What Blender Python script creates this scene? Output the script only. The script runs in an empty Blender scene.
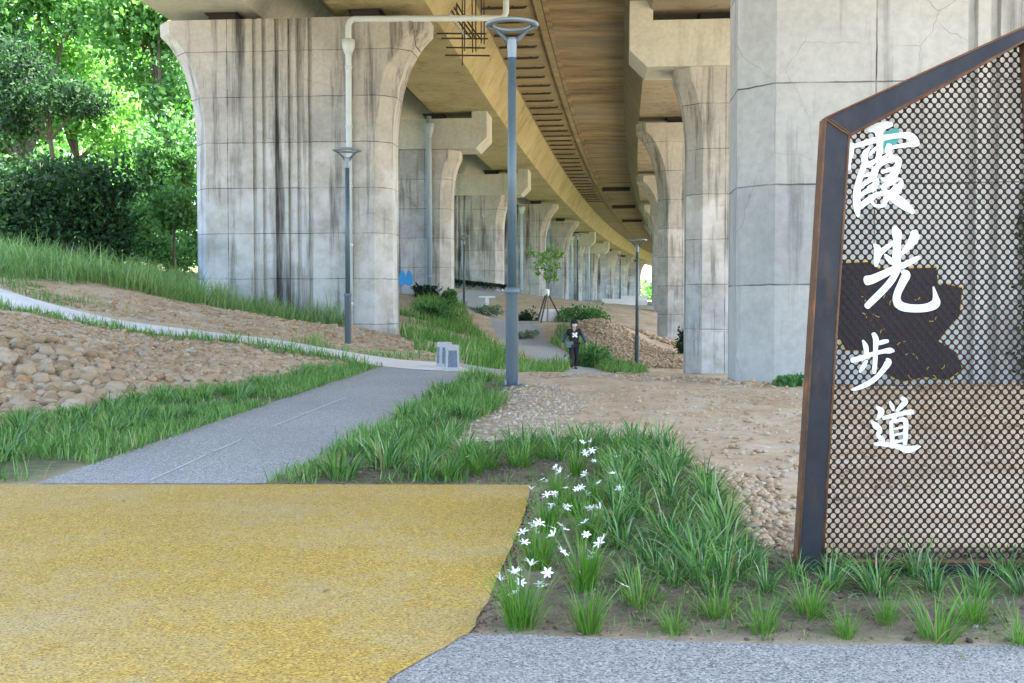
import bpy, bmesh, math, random
import numpy as np
from mathutils import Vector, Matrix, Euler

random.seed(7)
RNG = np.random.default_rng(11)
R = math.radians
SC = bpy.context.scene
COL = SC.collection

# ------------------------------------------------------------------ camera
F = 1100.0
CU, CV, HV = 512.0, 341.5, 302.0
CAMZ = 1.2
TILT = math.atan((CV - HV) / F)
cam_d = bpy.data.cameras.new('camera')
cam_d.sensor_width = 36.0
cam_d.lens = F * 36.0 / 1024.0
cam_d.clip_start = 0.1
cam_d.clip_end = 3000
cam = bpy.data.objects.new('camera', cam_d)
COL.objects.link(cam)
cam.location = (0, 0, CAMZ)
cam.rotation_euler = (math.pi / 2 - TILT, 0, 0)
SC.camera = cam

# ------------------------------------------------------------------ light
SUN_EL, SUN_AZ = R(66), R(78)          # azimuth clockwise from +Y (the view direction)
world = bpy.data.worlds.new('World')
SC.world = world
world.use_nodes = True
wn = world.node_tree
bg = wn.nodes['Background']
sky = wn.nodes.new('ShaderNodeTexSky')
sky.sky_type = 'NISHITA'
sky.sun_disc = False
sky.sun_elevation = SUN_EL
sky.sun_rotation = SUN_AZ
sky.air_density = 1.0
sky.dust_density = 2.5
sky.ozone_density = 1.0
wn.links.new(sky.outputs[0], bg.inputs[0])
bg.inputs[1].default_value = 0.15
sun_d = bpy.data.lights.new('sun', 'SUN')
sun_d.energy = 4.4
sun_d.angle = R(0.6)
sun_d.color = (1.0, 0.955, 0.88)
sun = bpy.data.objects.new('sun', sun_d)
COL.objects.link(sun)
sdir = Vector((math.sin(SUN_AZ) * math.cos(SUN_EL), math.cos(SUN_AZ) * math.cos(SUN_EL), math.sin(SUN_EL)))
sun.rotation_euler = sdir.to_track_quat('Z', 'Y').to_euler()
sun.location = (20, 0, 60)

SC.view_settings.view_transform = 'Standard'
SC.view_settings.look = 'None'
SC.view_settings.gamma = 1
SC.view_settings.exposure = 3.0
SC.render.engine = 'CYCLES'
SC.cycles.max_bounces = 8
SC.cycles.diffuse_bounces = 5
SC.cycles.glossy_bounces = 3
SC.cycles.transmission_bounces = 4
SC.cycles.use_denoising = True
SC.cycles.caustics_reflective = False
SC.cycles.caustics_refractive = False


# ------------------------------------------------------------------ helpers
def P(u, v, D):
    """World point seen at pixel (u, v) at depth D along +Y."""
    a, b = (u - CU) / F, (CV - v) / F
    c, s = math.cos(TILT), math.sin(TILT)
    dx, dy, dz = a, c + s * b, -s + c * b
    k = D / dy
    return Vector((dx * k, D, CAMZ + dz * k))


def link(o, parent=None):
    COL.objects.link(o)
    if parent is not None:
        o.parent = parent
    return o


def tag(o, label=None, cat=None, group=None, kind=None):
    for k, v in (('label', label), ('category', cat), ('group', group), ('kind', kind)):
        if v:
            o[k] = v
    return o


def empty(name, loc, rz=0.0, label=None, cat=None, group=None):
    o = bpy.data.objects.new(name, None)
    o.empty_display_size = 0.2
    link(o)
    o.location = loc
    o.rotation_euler = (0, 0, rz)
    return tag(o, label, cat, group)


class MB:
    def __init__(self):
        self.v, self.f = [], []

    def add(self, verts, faces):
        n = len(self.v)
        self.v.extend([tuple(p) for p in verts])
        self.f.extend([tuple(i + n for i in f) for f in faces])
        return self

    def box(self, c, size, M=None, bev=0.0):
        x, y, z = size[0] / 2, size[1] / 2, size[2] / 2
        if bev <= 0:
            vs = [Vector((sx * x, sy * y, sz * z)) for sx in (-1, 1) for sy in (-1, 1) for sz in (-1, 1)]
            fs = [(0, 1, 3, 2), (4, 6, 7, 5), (0, 4, 5, 1), (2, 3, 7, 6), (0, 2, 6, 4), (1, 5, 7, 3)]
        else:
            bm = bmesh.new()
            bmesh.ops.create_cube(bm, size=1.0, matrix=Matrix.Diagonal((size[0], size[1], size[2], 1)))
            bmesh.ops.bevel(bm, geom=bm.edges[:], offset=bev, segments=2, affect='EDGES', profile=0.7)
            bm.verts.index_update()
            vs = [v.co.copy() for v in bm.verts]
            fs = [tuple(v.index for v in f.verts) for f in bm.faces]
            bm.free()
        if M is not None:
            vs = [M @ p for p in vs]
        c = Vector(c)
        return self.add([p + c for p in vs], fs)

    def tube(self, pts, radii, seg=10, cap=True):
        pts = [Vector(p) for p in pts]
        if not hasattr(radii, '__len__'):
            radii = [radii] * len(pts)
        vs, fs = [], []
        up = Vector((0, 0, 1))
        prev = None
        for i, p in enumerate(pts):
            a = pts[max(i - 1, 0)]
            b = pts[min(i + 1, len(pts) - 1)]
            t = (b - a).normalized()
            if prev is None:
                ref = Vector((1, 0, 0)) if abs(t.x) < 0.9 else Vector((0, 1, 0))
                n = (ref - t * ref.dot(t)).normalized()
            else:
                n = (prev - t * prev.dot(t)).normalized()
            prev = n
            b2 = t.cross(n)
            for k in range(seg):
                an = 2 * math.pi * k / seg
                vs.append(p + (n * math.cos(an) + b2 * math.sin(an)) * radii[i])
        for i in range(len(pts) - 1):
            for k in range(seg):
                k2 = (k + 1) % seg
                fs.append((i * seg + k, i * seg + k2, (i + 1) * seg + k2, (i + 1) * seg + k))
        if cap:
            fs.append(tuple(reversed(range(seg))))
            fs.append(tuple(range((len(pts) - 1) * seg, len(pts) * seg)))
        return self.add(vs, fs)

    def lathe(self, prof, seg=24, c=(0, 0, 0)):
        vs, fs = [], []
        for r, z in prof:
            for k in range(seg):
                a = 2 * math.pi * k / seg
                vs.append((c[0] + r * math.cos(a), c[1] + r * math.sin(a), c[2] + z))
        for i in range(len(prof) - 1):
            for k in range(seg):
                k2 = (k + 1) % seg
                fs.append((i * seg + k, i * seg + k2, (i + 1) * seg + k2, (i + 1) * seg + k))
        fs.append(tuple(reversed(range(seg))))
        fs.append(tuple(range((len(prof) - 1) * seg, len(prof) * seg)))
        return self.add(vs, fs)

    def mesh(self, name, mat=None, smooth=False):
        me = bpy.data.meshes.new(name)
        me.from_pydata(self.v, [], self.f)
        me.update()
        if mat is not None:
            me.materials.append(mat)
        if smooth:
            me.shade_smooth()
        return me

    def build(self, name, mat=None, parent=None, smooth=False):
        return link(bpy.data.objects.new(name, self.mesh(name, mat, smooth)), parent)


def np_mesh(name, verts, faces, mat=None, smooth=False):
    """faces: (n, k) int array, all the same size."""
    me = bpy.data.meshes.new(name)
    n, k = faces.shape
    me.vertices.add(len(verts))
    me.vertices.foreach_set('co', np.asarray(verts, dtype=np.float32).ravel())
    me.loops.add(n * k)
    me.loops.foreach_set('vertex_index', faces.astype(np.int32).ravel())
    me.polygons.add(n)
    me.polygons.foreach_set('loop_start', (np.arange(n) * k).astype(np.int32))
    me.update(calc_edges=True)
    me.validate()
    if mat is not None:
        me.materials.append(mat)
    if smooth:
        me.shade_smooth()
    return me


def np_obj(name, verts, faces, mat=None, parent=None, smooth=False):
    return link(bpy.data.objects.new(name, np_mesh(name, verts, faces, mat, smooth)), parent)


def copy_tree(o, parent=None):
    c = o.copy()
    COL.objects.link(c)
    if parent is not None:
        c.parent = parent
    for ch in list(o.children):
        copy_tree(ch, c)
    return c


# ------------------------------------------------------------------ noise
def _hash(ix, iy, seed):
    h = (ix.astype(np.int64) * 374761393 + iy.astype(np.int64) * 668265263 + seed * 974711) & 0xFFFFFFFF
    h = ((h ^ (h >> 13)) * 1274126177) & 0xFFFFFFFF
    return ((h ^ (h >> 16)) & 0xFFFF) / 65535.0


def vnoise(x, y, seed=0):
    x = np.asarray(x, float)
    y = np.asarray(y, float)
    ix, iy = np.floor(x), np.floor(y)
    fx, fy = x - ix, y - iy
    fx = fx * fx * (3 - 2 * fx)
    fy = fy * fy * (3 - 2 * fy)
    a, b = _hash(ix, iy, seed), _hash(ix + 1, iy, seed)
    c, d = _hash(ix, iy + 1, seed), _hash(ix + 1, iy + 1, seed)
    return (a * (1 - fx) + b * fx) * (1 - fy) + (c * (1 - fx) + d * fx) * fy


def fbm(x, y, octv=4, seed=0):
    s, amp, tot = 0, 1.0, 0
    for i in range(octv):
        s = s + amp * vnoise(np.asarray(x) * 2 ** i, np.asarray(y) * 2 ** i, seed + i * 17)
        tot += amp
        amp *= 0.5
    return s / tot


# ------------------------------------------------------------------ materials
def node(nt, typ, ins=None, **props):
    n = nt.nodes.new(typ)
    for k, v in props.items():
        setattr(n, k, v)
    for k, v in (ins or {}).items():
        s = n.inputs[k]
        if isinstance(v, bpy.types.NodeSocket):
            nt.links.new(v, s)
        else:
            s.default_value = v
    return n


def ramp(nt, fac, stops, interp='LINEAR'):
    n = nt.nodes.new('ShaderNodeValToRGB')
    nt.links.new(fac, n.inputs[0])
    cr = n.color_ramp
    cr.interpolation = interp
    while len(cr.elements) < len(stops):
        cr.elements.new(0.5)
    for e, (p, c) in zip(cr.elements, stops):
        e.position = p
        if not hasattr(c, '__len__'):
            c = (c, c, c)
        e.color = (c[0], c[1], c[2], 1)
    return n.outputs[0]


def mixc(nt, fac, a, b, mode='MIX'):
    n = nt.nodes.new('ShaderNodeMix')
    n.data_type = 'RGBA'
    n.blend_type = mode
    for sock, v in ((n.inputs[0], fac), (n.inputs[6], a), (n.inputs[7], b)):
        if isinstance(v, bpy.types.NodeSocket):
            nt.links.new(v, sock)
        elif hasattr(v, '__len__'):
            sock.default_value = (v[0], v[1], v[2], 1)
        else:
            sock.default_value = v
    return n.outputs[2]


def math_n(nt, op, a, b=0.0, clamp=False):
    n = nt.nodes.new('ShaderNodeMath')
    n.operation = op
    n.use_clamp = clamp
    for s, v in ((n.inputs[0], a), (n.inputs[1], b)):
        if isinstance(v, bpy.types.NodeSocket):
            nt.links.new(v, s)
        else:
            s.default_value = v
    return n.outputs[0]


def new_mat(name):
    m = bpy.data.materials.new(name)
    m.use_nodes = True
    nt = m.node_tree
    b = nt.nodes['Principled BSDF']
    return m, nt, b


def mapped(nt, coord, scale=(1, 1, 1), loc=(0, 0, 0)):
    return node(nt, 'ShaderNodeMapping', {'Vector': coord, 'Scale': scale, 'Location': loc}).outputs[0]


def noise(nt, vec, scale=5.0, detail=4.0, rough=0.55, dist=0.0):
    return node(nt, 'ShaderNodeTexNoise', {'Vector': vec, 'Scale': scale, 'Detail': detail, 'Roughness': rough, 'Distortion': dist}).outputs[0]


def bump(nt, b, h, strength=0.4, dist=0.02):
    bn = node(nt, 'ShaderNodeBump', {'Strength': strength, 'Distance': dist, 'Height': h})
    nt.links.new(bn.outputs[0], b.inputs['Normal'])


def obj_coord(nt):
    tc = nt.nodes.new('ShaderNodeTexCoord')
    oi = nt.nodes.new('ShaderNodeObjectInfo')
    sc_ = node(nt, 'ShaderNodeVectorMath', {0: (37.0, 53.0, 0.0)}, operation='SCALE')
    nt.links.new(oi.outputs['Random'], sc_.inputs['Scale'])
    ad = node(nt, 'ShaderNodeVectorMath', {0: tc.outputs['Object'], 1: sc_.outputs[0]}, operation='ADD')
    return tc.outputs['Object'], ad.outputs[0]


def concrete(name, lo, hi, streaks=0.6, joints=True, pale=True, cracks=True):
    m, nt, b = new_mat(name)
    raw, vec = obj_coord(nt)
    n1 = noise(nt, vec, 0.45, 7, 0.62)
    col = ramp(nt, n1, [(0.3, lo), (0.68, hi)])
    n2 = noise(nt, vec, 7.0, 6, 0.65)
    col = mixc(nt, 0.6, col, ramp(nt, n2, [(0.3, 0.66), (0.68, 1.0)]), 'MULTIPLY')
    sep = node(nt, 'ShaderNodeSeparateXYZ', {0: raw})
    if pale:     # efflorescence: pale bluish bloom low on the shaft, with an uneven edge
        pn = noise(nt, vec, 0.8, 5, 0.6)
        h = math_n(nt, 'ADD', math_n(nt, 'MULTIPLY', sep.outputs[2], -0.35), math_n(nt, 'MULTIPLY', pn, 5.0))
        pf = ramp(nt, h, [(0.25, 0.0), (0.95, 0.75)])
        n3 = ramp(nt, noise(nt, vec, 1.3, 6, 0.6), [(0.42, 0.0), (0.62, 1.0)])
        pf = mixc(nt, 1.0, pf, n3, 'MULTIPLY')
        col = mixc(nt, pf, col, (0.58, 0.61, 0.63))
    if streaks:
        sv = mapped(nt, vec, (2.1, 2.1, 0.13))
        st = noise(nt, sv, 1.0, 5, 0.7)
        sm = noise(nt, vec, 0.35, 2, 0.5)
        st = math_n(nt, 'ADD', st, math_n(nt, 'MULTIPLY', sm, 0.35))
        ax = math_n(nt, 'ABSOLUTE', sep.outputs[0])
        st = math_n(nt, 'ADD', st, math_n(nt, 'MULTIPLY', ramp(nt, ax, [(0.5, 1.0), (1.0, 0.0)]), 0.11))
        sf = ramp(nt, st, [(0.71, 1.0), (0.78, 1.0 - streaks * 0.4), (0.90, 1.0 - streaks)])
        col = mixc(nt, 1.0, col, sf, 'MULTIPLY')
    hgt = n2
    if joints:
        wob = noise(nt, vec, 2.0, 3, 0.5)
        xz = node(nt, 'ShaderNodeCombineXYZ', {0: math_n(nt, 'ADD', sep.outputs[0], math_n(nt, 'MULTIPLY', wob, 0.03)),
                                             1: math_n(nt, 'ADD', sep.outputs[2], math_n(nt, 'MULTIPLY', wob, 0.05)), 2: 0.0})
        br = node(nt, 'ShaderNodeTexBrick', {'Vector': xz.outputs[0], 'Scale': 1.0, 'Mortar Size': 0.015, 'Mortar Smooth': 0.5,
                                           'Brick Width': 2.05, 'Row Height': 1.48, 'Color1': (1, 1, 1, 1), 'Color2': (0.76, 0.79, 0.82, 1),
                                           'Mortar': (0.14, 0.135, 0.13, 1)}, offset=0.0, squash=1.0)
        jf = ramp(nt, noise(nt, vec, 1.1, 3, 0.6), [(0.35, 0.3), (0.6, 1.0)])
        col = mixc(nt, jf, col, mixc(nt, 1.0, col, br.outputs[0], 'MULTIPLY'))
    if cracks:
        dn = node(nt, 'ShaderNodeTexNoise', {'Vector': vec, 'Scale': 2.2, 'Detail': 4})
        dv = node(nt, 'ShaderNodeVectorMath', {0: vec, 1: mixc(nt, 0.28, (0, 0, 0), dn.outputs[1])}, operation='ADD')
        vo = node(nt, 'ShaderNodeTexVoronoi', {'Vector': dv.outputs[0], 'Scale': 0.62}, feature='DISTANCE_TO_EDGE')
        cf = ramp(nt, vo.outputs[0], [(0.0, 0.75), (0.0045, 0.0)])
        ms = ramp(nt, noise(nt, vec, 0.5, 3, 0.5), [(0.50, 0.0), (0.60, 0.95)])
        col = mixc(nt, mixc(nt, 1.0, cf, ms, 'MULTIPLY'), col, (0.15, 0.145, 0.135))
    nt.links.new(col, b.inputs['Base Color'])
    b.inputs['Roughness'].default_value = 0.88
    bump(nt, b, hgt, 0.25, 0.02)
    return m


M_pier = concrete('pier_concrete', (0.385, 0.39, 0.37), (0.505, 0.52, 0.50), 0.84)
M_pier_near = concrete('near_pier_concrete', (0.35, 0.36, 0.335), (0.44, 0.455, 0.435), 0.6, pale=False)
M_cap = concrete('cap_concrete', (0.43, 0.465, 0.43), (0.55, 0.59, 0.55), 0.25, joints=False, pale=False, cracks=False)
M_web = concrete('web_concrete', (0.29, 0.265, 0.125), (0.43, 0.40, 0.23), 0.5, joints=False, pale=False, cracks=False)  # yellow of light bounced off the ground is put into the web colour
M_web_r = concrete('web_shade_concrete', (0.17, 0.155, 0.115), (0.27, 0.25, 0.19), 0.5, joints=False, pale=False, cracks=False)  # darker copy of the web concrete, shade on the inward face painted in


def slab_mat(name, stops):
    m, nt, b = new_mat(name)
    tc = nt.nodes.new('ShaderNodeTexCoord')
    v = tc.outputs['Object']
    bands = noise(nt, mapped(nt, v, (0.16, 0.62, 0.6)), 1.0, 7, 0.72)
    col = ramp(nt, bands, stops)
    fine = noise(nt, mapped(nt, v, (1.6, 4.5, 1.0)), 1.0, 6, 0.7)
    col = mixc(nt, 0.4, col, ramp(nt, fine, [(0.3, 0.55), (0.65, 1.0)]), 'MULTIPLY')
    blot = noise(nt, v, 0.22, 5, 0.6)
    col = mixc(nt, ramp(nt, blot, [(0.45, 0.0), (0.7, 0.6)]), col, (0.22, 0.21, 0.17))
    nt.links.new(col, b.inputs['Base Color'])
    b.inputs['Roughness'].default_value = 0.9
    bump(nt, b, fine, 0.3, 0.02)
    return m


M_slab_l = slab_mat('slab_left_concrete', [(0.3, (0.15, 0.12, 0.06)), (0.5, (0.27, 0.225, 0.115)), (0.7, (0.39, 0.335, 0.20))])  # board-mark tones of both slabs, warm ground bounce light tinted in
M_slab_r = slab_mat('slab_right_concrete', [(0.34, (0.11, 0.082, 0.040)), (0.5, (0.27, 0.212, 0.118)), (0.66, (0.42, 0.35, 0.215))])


def simple(name, col, rough=0.6, metal=0.0, var=0.15, scale=6.0, bmp=0.0):
    m, nt, b = new_mat(name)
    _, vec = obj_coord(nt)
    n = noise(nt, vec, scale, 5, 0.6)
    c = mixc(nt, 1.0, col, ramp(nt, n, [(0.3, 1 - var), (0.7, 1.0)]), 'MULTIPLY')
    nt.links.new(c, b.inputs['Base Color'])
    b.inputs['Roughness'].default_value = rough
    b.inputs['Metallic'].default_value = metal
    if bmp:
        bump(nt, b, n, bmp, 0.01)
    return m


M_dark = simple('dark_rubber', (0.03, 0.03, 0.03), 0.8)
M_bar = simple('dark_steel_bar', (0.05, 0.04, 0.03), 0.7)
M_pipe = simple('pale_pvc', (0.52, 0.64, 0.72), 0.45, var=0.12, scale=2)
M_pipe_b = simple('blue_grey_pvc', (0.32, 0.42, 0.50), 0.45, var=0.12, scale=2)
M_pole = simple('lamp_blue_grey_paint', (0.085, 0.135, 0.165), 0.42, 0.1, var=0.2, scale=3)
M_pole_lo = simple('lamp_dark_grey_paint', (0.055, 0.082, 0.097), 0.5, 0.1, var=0.2, scale=3)
M_head = simple('lamp_head_aluminium', (0.20, 0.26, 0.31), 0.45, 0.2, var=0.1)
M_lens = simple('lamp_lens', (0.75, 0.76, 0.74), 0.4, var=0.05)
M_white = simple('white_paint', (0.86, 0.86, 0.85), 0.6, var=0.1)
M_letter = simple('white_letter', (0.62, 0.69, 0.72), 0.5, var=0.03)
M_teal = simple('teal_paint', (0.02, 0.22, 0.19), 0.5, var=0.1)
M_navy = simple('navy_spray', (0.006, 0.006, 0.018), 0.75, var=0.4, scale=8)
M_ylw_spray = simple('yellow_spray', (0.50, 0.36, 0.07), 0.8, var=0.4, scale=9)
M_blue_spray = simple('blue_spray', (0.05, 0.38, 0.80), 0.7, var=0.15)
M_stone_l = simple('pale_granite', (0.40, 0.42, 0.42), 0.8, var=0.2, scale=20, bmp=0.2)
M_stone_d = simple('dark_pebble_face', (0.16, 0.22, 0.29), 0.7, var=0.6, scale=30, bmp=0.6)
M_bark = simple('bark', (0.14, 0.105, 0.075), 0.9, var=0.5, scale=5, bmp=0.6)
M_bark_pale = simple('bark_pale', (0.30, 0.27, 0.22), 0.9, var=0.4, scale=9, bmp=0.4)
M_wood = simple('stake_wood', (0.10, 0.075, 0.05), 0.85, var=0.4, scale=8)


def steel():
    m, nt, b = new_mat('weathered_steel')
    tc = nt.nodes.new('ShaderNodeTexCoord')
    v = tc.outputs['Object']
    n1 = noise(nt, v, 5.0, 6, 0.65)
    col = ramp(nt, n1, [(0.3, (0.013, 0.015, 0.018)), (0.7, (0.030, 0.034, 0.040))])
    n2 = noise(nt, mapped(nt, v, (14, 14, 4)), 1.0, 5, 0.7)
    col = mixc(nt, ramp(nt, n2, [(0.56, 0.0), (0.75, 0.55)]), col, (0.075, 0.042, 0.025))
    nt.links.new(col, b.inputs['Base Color'])
    b.inputs['Specular IOR Level'].default_value = 0.25
    b.inputs['Roughness'].default_value = 0.5
    b.inputs['Metallic'].default_value = 0.25
    bump(nt, b, n2, 0.15, 0.004)
    return m


def rust():
    m, nt, b = new_mat('rust')
    tc = nt.nodes.new('ShaderNodeTexCoord')
    v = tc.outputs['Object']
    n1 = noise(nt, v, 9.0, 6, 0.65)
    col = ramp(nt, n1, [(0.3, (0.05, 0.026, 0.015)), (0.55, (0.11, 0.05, 0.02)), (0.75, (0.24, 0.105, 0.035))])
    nt.links.new(col, b.inputs['Base Color'])
    b.inputs['Roughness'].default_value = 0.85
    bump(nt, b, n1, 0.3, 0.004)
    return m


M_steel, M_rust = steel(), rust()
M_panel = simple('brown_black_panel', (0.034, 0.021, 0.014), 0.75, 0.0, var=0.4, scale=4)
M_panel.node_tree.nodes['Principled BSDF'].inputs['Specular IOR Level'].default_value = 0.15


def leaf(name, stops, trans=0.35, rough=0.55):
    m, nt, b = new_mat(name)
    g = nt.nodes.new('ShaderNodeNewGeometry')
    oi = nt.nodes.new('ShaderNodeObjectInfo')
    r = math_n(nt, 'FRACT', math_n(nt, 'ADD', g.outputs['Random Per Island'], math_n(nt, 'MULTIPLY', oi.outputs['Random'], 0.35)))
    col = ramp(nt, r, stops)
    nt.links.new(col, b.inputs['Base Color'])
    b.inputs['Roughness'].default_value = rough
    b.inputs['Specular IOR Level'].default_value = 0.3
    t = node(nt, 'ShaderNodeBsdfTranslucent', {'Color': mixc(nt, 1.0, col, (1.25, 1.55, 0.8), 'MULTIPLY')})
    mx = node(nt, 'ShaderNodeMixShader', {0: trans, 1: b.outputs[0], 2: t.outputs[0]})
    nt.links.new(mx.outputs[0], nt.nodes['Material Output'].inputs[0])
    return m


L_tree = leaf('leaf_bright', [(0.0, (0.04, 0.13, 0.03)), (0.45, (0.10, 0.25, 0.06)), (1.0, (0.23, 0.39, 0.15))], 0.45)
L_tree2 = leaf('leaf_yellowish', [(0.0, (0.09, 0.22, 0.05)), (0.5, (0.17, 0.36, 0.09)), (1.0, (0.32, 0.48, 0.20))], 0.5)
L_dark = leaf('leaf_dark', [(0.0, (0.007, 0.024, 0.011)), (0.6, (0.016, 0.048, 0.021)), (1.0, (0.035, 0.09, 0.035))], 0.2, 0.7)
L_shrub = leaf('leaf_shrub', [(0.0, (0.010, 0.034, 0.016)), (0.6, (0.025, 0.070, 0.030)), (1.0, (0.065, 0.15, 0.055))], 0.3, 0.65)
L_mid = leaf('leaf_mid', [(0.0, (0.045, 0.13, 0.045)), (0.6, (0.095, 0.235, 0.075)), (1.0, (0.17, 0.33, 0.12))], 0.35)
L_grass = leaf('blade_green', [(0.0, (0.06, 0.15, 0.035)), (0.5, (0.12, 0.25, 0.06)), (0.85, (0.20, 0.35, 0.10)), (0.93, (0.28, 0.36, 0.15)), (1.0, (0.38, 0.33, 0.19))], 0.35)
L_tall = leaf('blade_tall', [(0.0, (0.11, 0.20, 0.07)), (0.6, (0.20, 0.33, 0.12)), (1.0, (0.36, 0.44, 0.26))], 0.4)
L_turf = leaf('blade_lilyturf', [(0.0, (0.03, 0.09, 0.03)), (0.4, (0.07, 0.18, 0.05)), (0.75, (0.15, 0.30, 0.07)), (0.9, (0.24, 0.36, 0.15)), (0.96, (0.38, 0.40, 0.26)), (1.0, (0.34, 0.25, 0.13))], 0.3, 0.45)
L_lily = leaf('blade_rain_lily', [(0.0, (0.06, 0.16, 0.025)), (0.6, (0.11, 0.25, 0.035)), (0.93, (0.17, 0.31, 0.06)), (1.0, (0.34, 0.28, 0.14))], 0.4, 0.4)
L_young = leaf('leaf_young', [(0.0, (0.10, 0.22, 0.03)), (1.0, (0.20, 0.34, 0.08))], 0.4)
L_silver = leaf('leaf_silver', [(0.0, (0.16, 0.22, 0.15)), (1.0, (0.30, 0.36, 0.27))], 0.3)
M_petal = simple('petal_white', (0.88, 0.88, 0.87), 0.6, var=0.04)
M_stem = simple('flower_stem', (0.12, 0.20, 0.06), 0.5)


def stones(name, stops):
    m, nt, b = new_mat(name)
    g = nt.nodes.new('ShaderNodeNewGeometry')
    oi = nt.nodes.new('ShaderNodeObjectInfo')
    tc = nt.nodes.new('ShaderNodeTexCoord')
    r = math_n(nt, 'FRACT', math_n(nt, 'ADD', g.outputs['Random Per Island'], oi.outputs['Random']))
    col = ramp(nt, r, stops)
    n = noise(nt, tc.outputs['Object'], 14.0, 5, 0.65)
    col = mixc(nt, 0.6, col, ramp(nt, n, [(0.3, 0.6), (0.7, 1.0)]), 'MULTIPLY')
    nt.links.new(col, b.inputs['Base Color'])
    b.inputs['Roughness'].default_value = 0.85
    bump(nt, b, n, 0.3, 0.01)
    return m


M_cobble = stones('river_cobble', [(0.0, (0.26, 0.185, 0.105)), (0.4, (0.38, 0.28, 0.165)), (0.75, (0.37, 0.295, 0.20)), (0.92, (0.44, 0.365, 0.27)), (1.0, (0.40, 0.22, 0.10))])
M_rubble = stones('rubble', [(0.0, (0.34, 0.22, 0.12)), (0.5, (0.46, 0.34, 0.205)), (0.8, (0.42, 0.335, 0.235)), (1.0, (0.48, 0.40, 0.29))])
M_soil = stones('soil_crumb', [(0.0, (0.07, 0.05, 0.03)), (0.6, (0.15, 0.11, 0.075)), (0.95, (0.20, 0.16, 0.115)), (1.0, (0.36, 0.32, 0.27))])
M_gravel = stones('pale_gravel', [(0.0, (0.36, 0.27, 0.17)), (0.5, (0.46, 0.37, 0.26)), (0.85, (0.50, 0.43, 0.33)), (1.0, (0.57, 0.51, 0.42))])


def porous(name, ca, cb, worn, worn_amt, dark):
    """Pervious pavement: millimetre aggregate with open pores."""
    m, nt, b = new_mat(name)
    tc = nt.nodes.new('ShaderNodeTexCoord')
    v = tc.outputs['Object']
    vo = node(nt, 'ShaderNodeTexVoronoi', {'Vector': v, 'Scale': 120.0})
    g = node(nt, 'ShaderNodeSeparateColor', {0: vo.outputs['Color']})
    lo_ = tuple(c * .66 for c in ca)
    col = ramp(nt, g.outputs[0], [(0.0, lo_), (0.22, ca), (0.8, cb), (1.0, tuple(min(1, c * 1.25 + .03) for c in cb))])
    big = noise(nt, v, 0.9, 6, 0.65)
    mid = noise(nt, v, 9.0, 5, 0.7)
    wf = math_n(nt, 'MULTIPLY', big, 0.7)
    wf = math_n(nt, 'ADD', wf, math_n(nt, 'MULTIPLY', mid, 0.4))
    col = mixc(nt, ramp(nt, wf, [(0.50, 0.0), (0.68, worn_amt)]), col, mixc(nt, 1.0, worn, ramp(nt, g.outputs[1], [(0.0, 0.75), (1.0, 1.0)]), 'MULTIPLY'))
    col = mixc(nt, ramp(nt, noise(nt, v, 0.35, 4, 0.6), [(0.35, 0.22), (0.7, 0.0)]), col, dark)
    hole = noise(nt, v, 95.0, 2, 0.5)
    col = mixc(nt, ramp(nt, hole, [(0.35, 0.9), (0.44, 0.0)]), col, dark)
    nt.links.new(col, b.inputs['Base Color'])
    b.inputs['Roughness'].default_value = 0.9
    hgt = math_n(nt, 'ADD', math_n(nt, 'MULTIPLY', vo.outputs['Distance'], -0.6), hole)
    bump(nt, b, hgt, 0.9, 0.009)
    return m


M_yellow = porous('yellow_pervious_paving', (0.39, 0.247, 0.025), (0.53, 0.365, 0.060), (0.52, 0.43, 0.235), 0.6, (0.13, 0.09, 0.035))
M_grey = porous('grey_pervious_paving', (0.25, 0.262, 0.256), (0.415, 0.428, 0.416), (0.44, 0.435, 0.415), 0.4, (0.07, 0.075, 0.08))


M_grey_near = porous('grey_pervious_paving_dimmed', (0.20, 0.205, 0.192), (0.36, 0.365, 0.345), (0.40, 0.385, 0.35), 0.5, (0.06, 0.06, 0.06))  # same paving as the grey path, lighting difference dimmed into its colour


def path_concrete():
    m, nt, b = new_mat('path_concrete')
    tc = nt.nodes.new('ShaderNodeTexCoord')
    v = tc.outputs['Object']
    n1 = noise(nt, v, 1.5, 7, 0.65)
    col = ramp(nt, n1, [(0.3, (0.52, 0.50, 0.46)), (0.7, (0.70, 0.69, 0.66))])
    nt.links.new(col, b.inputs['Base Color'])
    b.inputs['Roughness'].default_value = 0.9
    bump(nt, b, n1, 0.3, 0.02)
    return m


M_path = path_concrete()

# ------------------------------------------------------------------ terrain
CP = []


def cp_px(u, v, D):
    p = P(u, v, D)
    CP.append((p.x, p.y, p.z))


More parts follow.
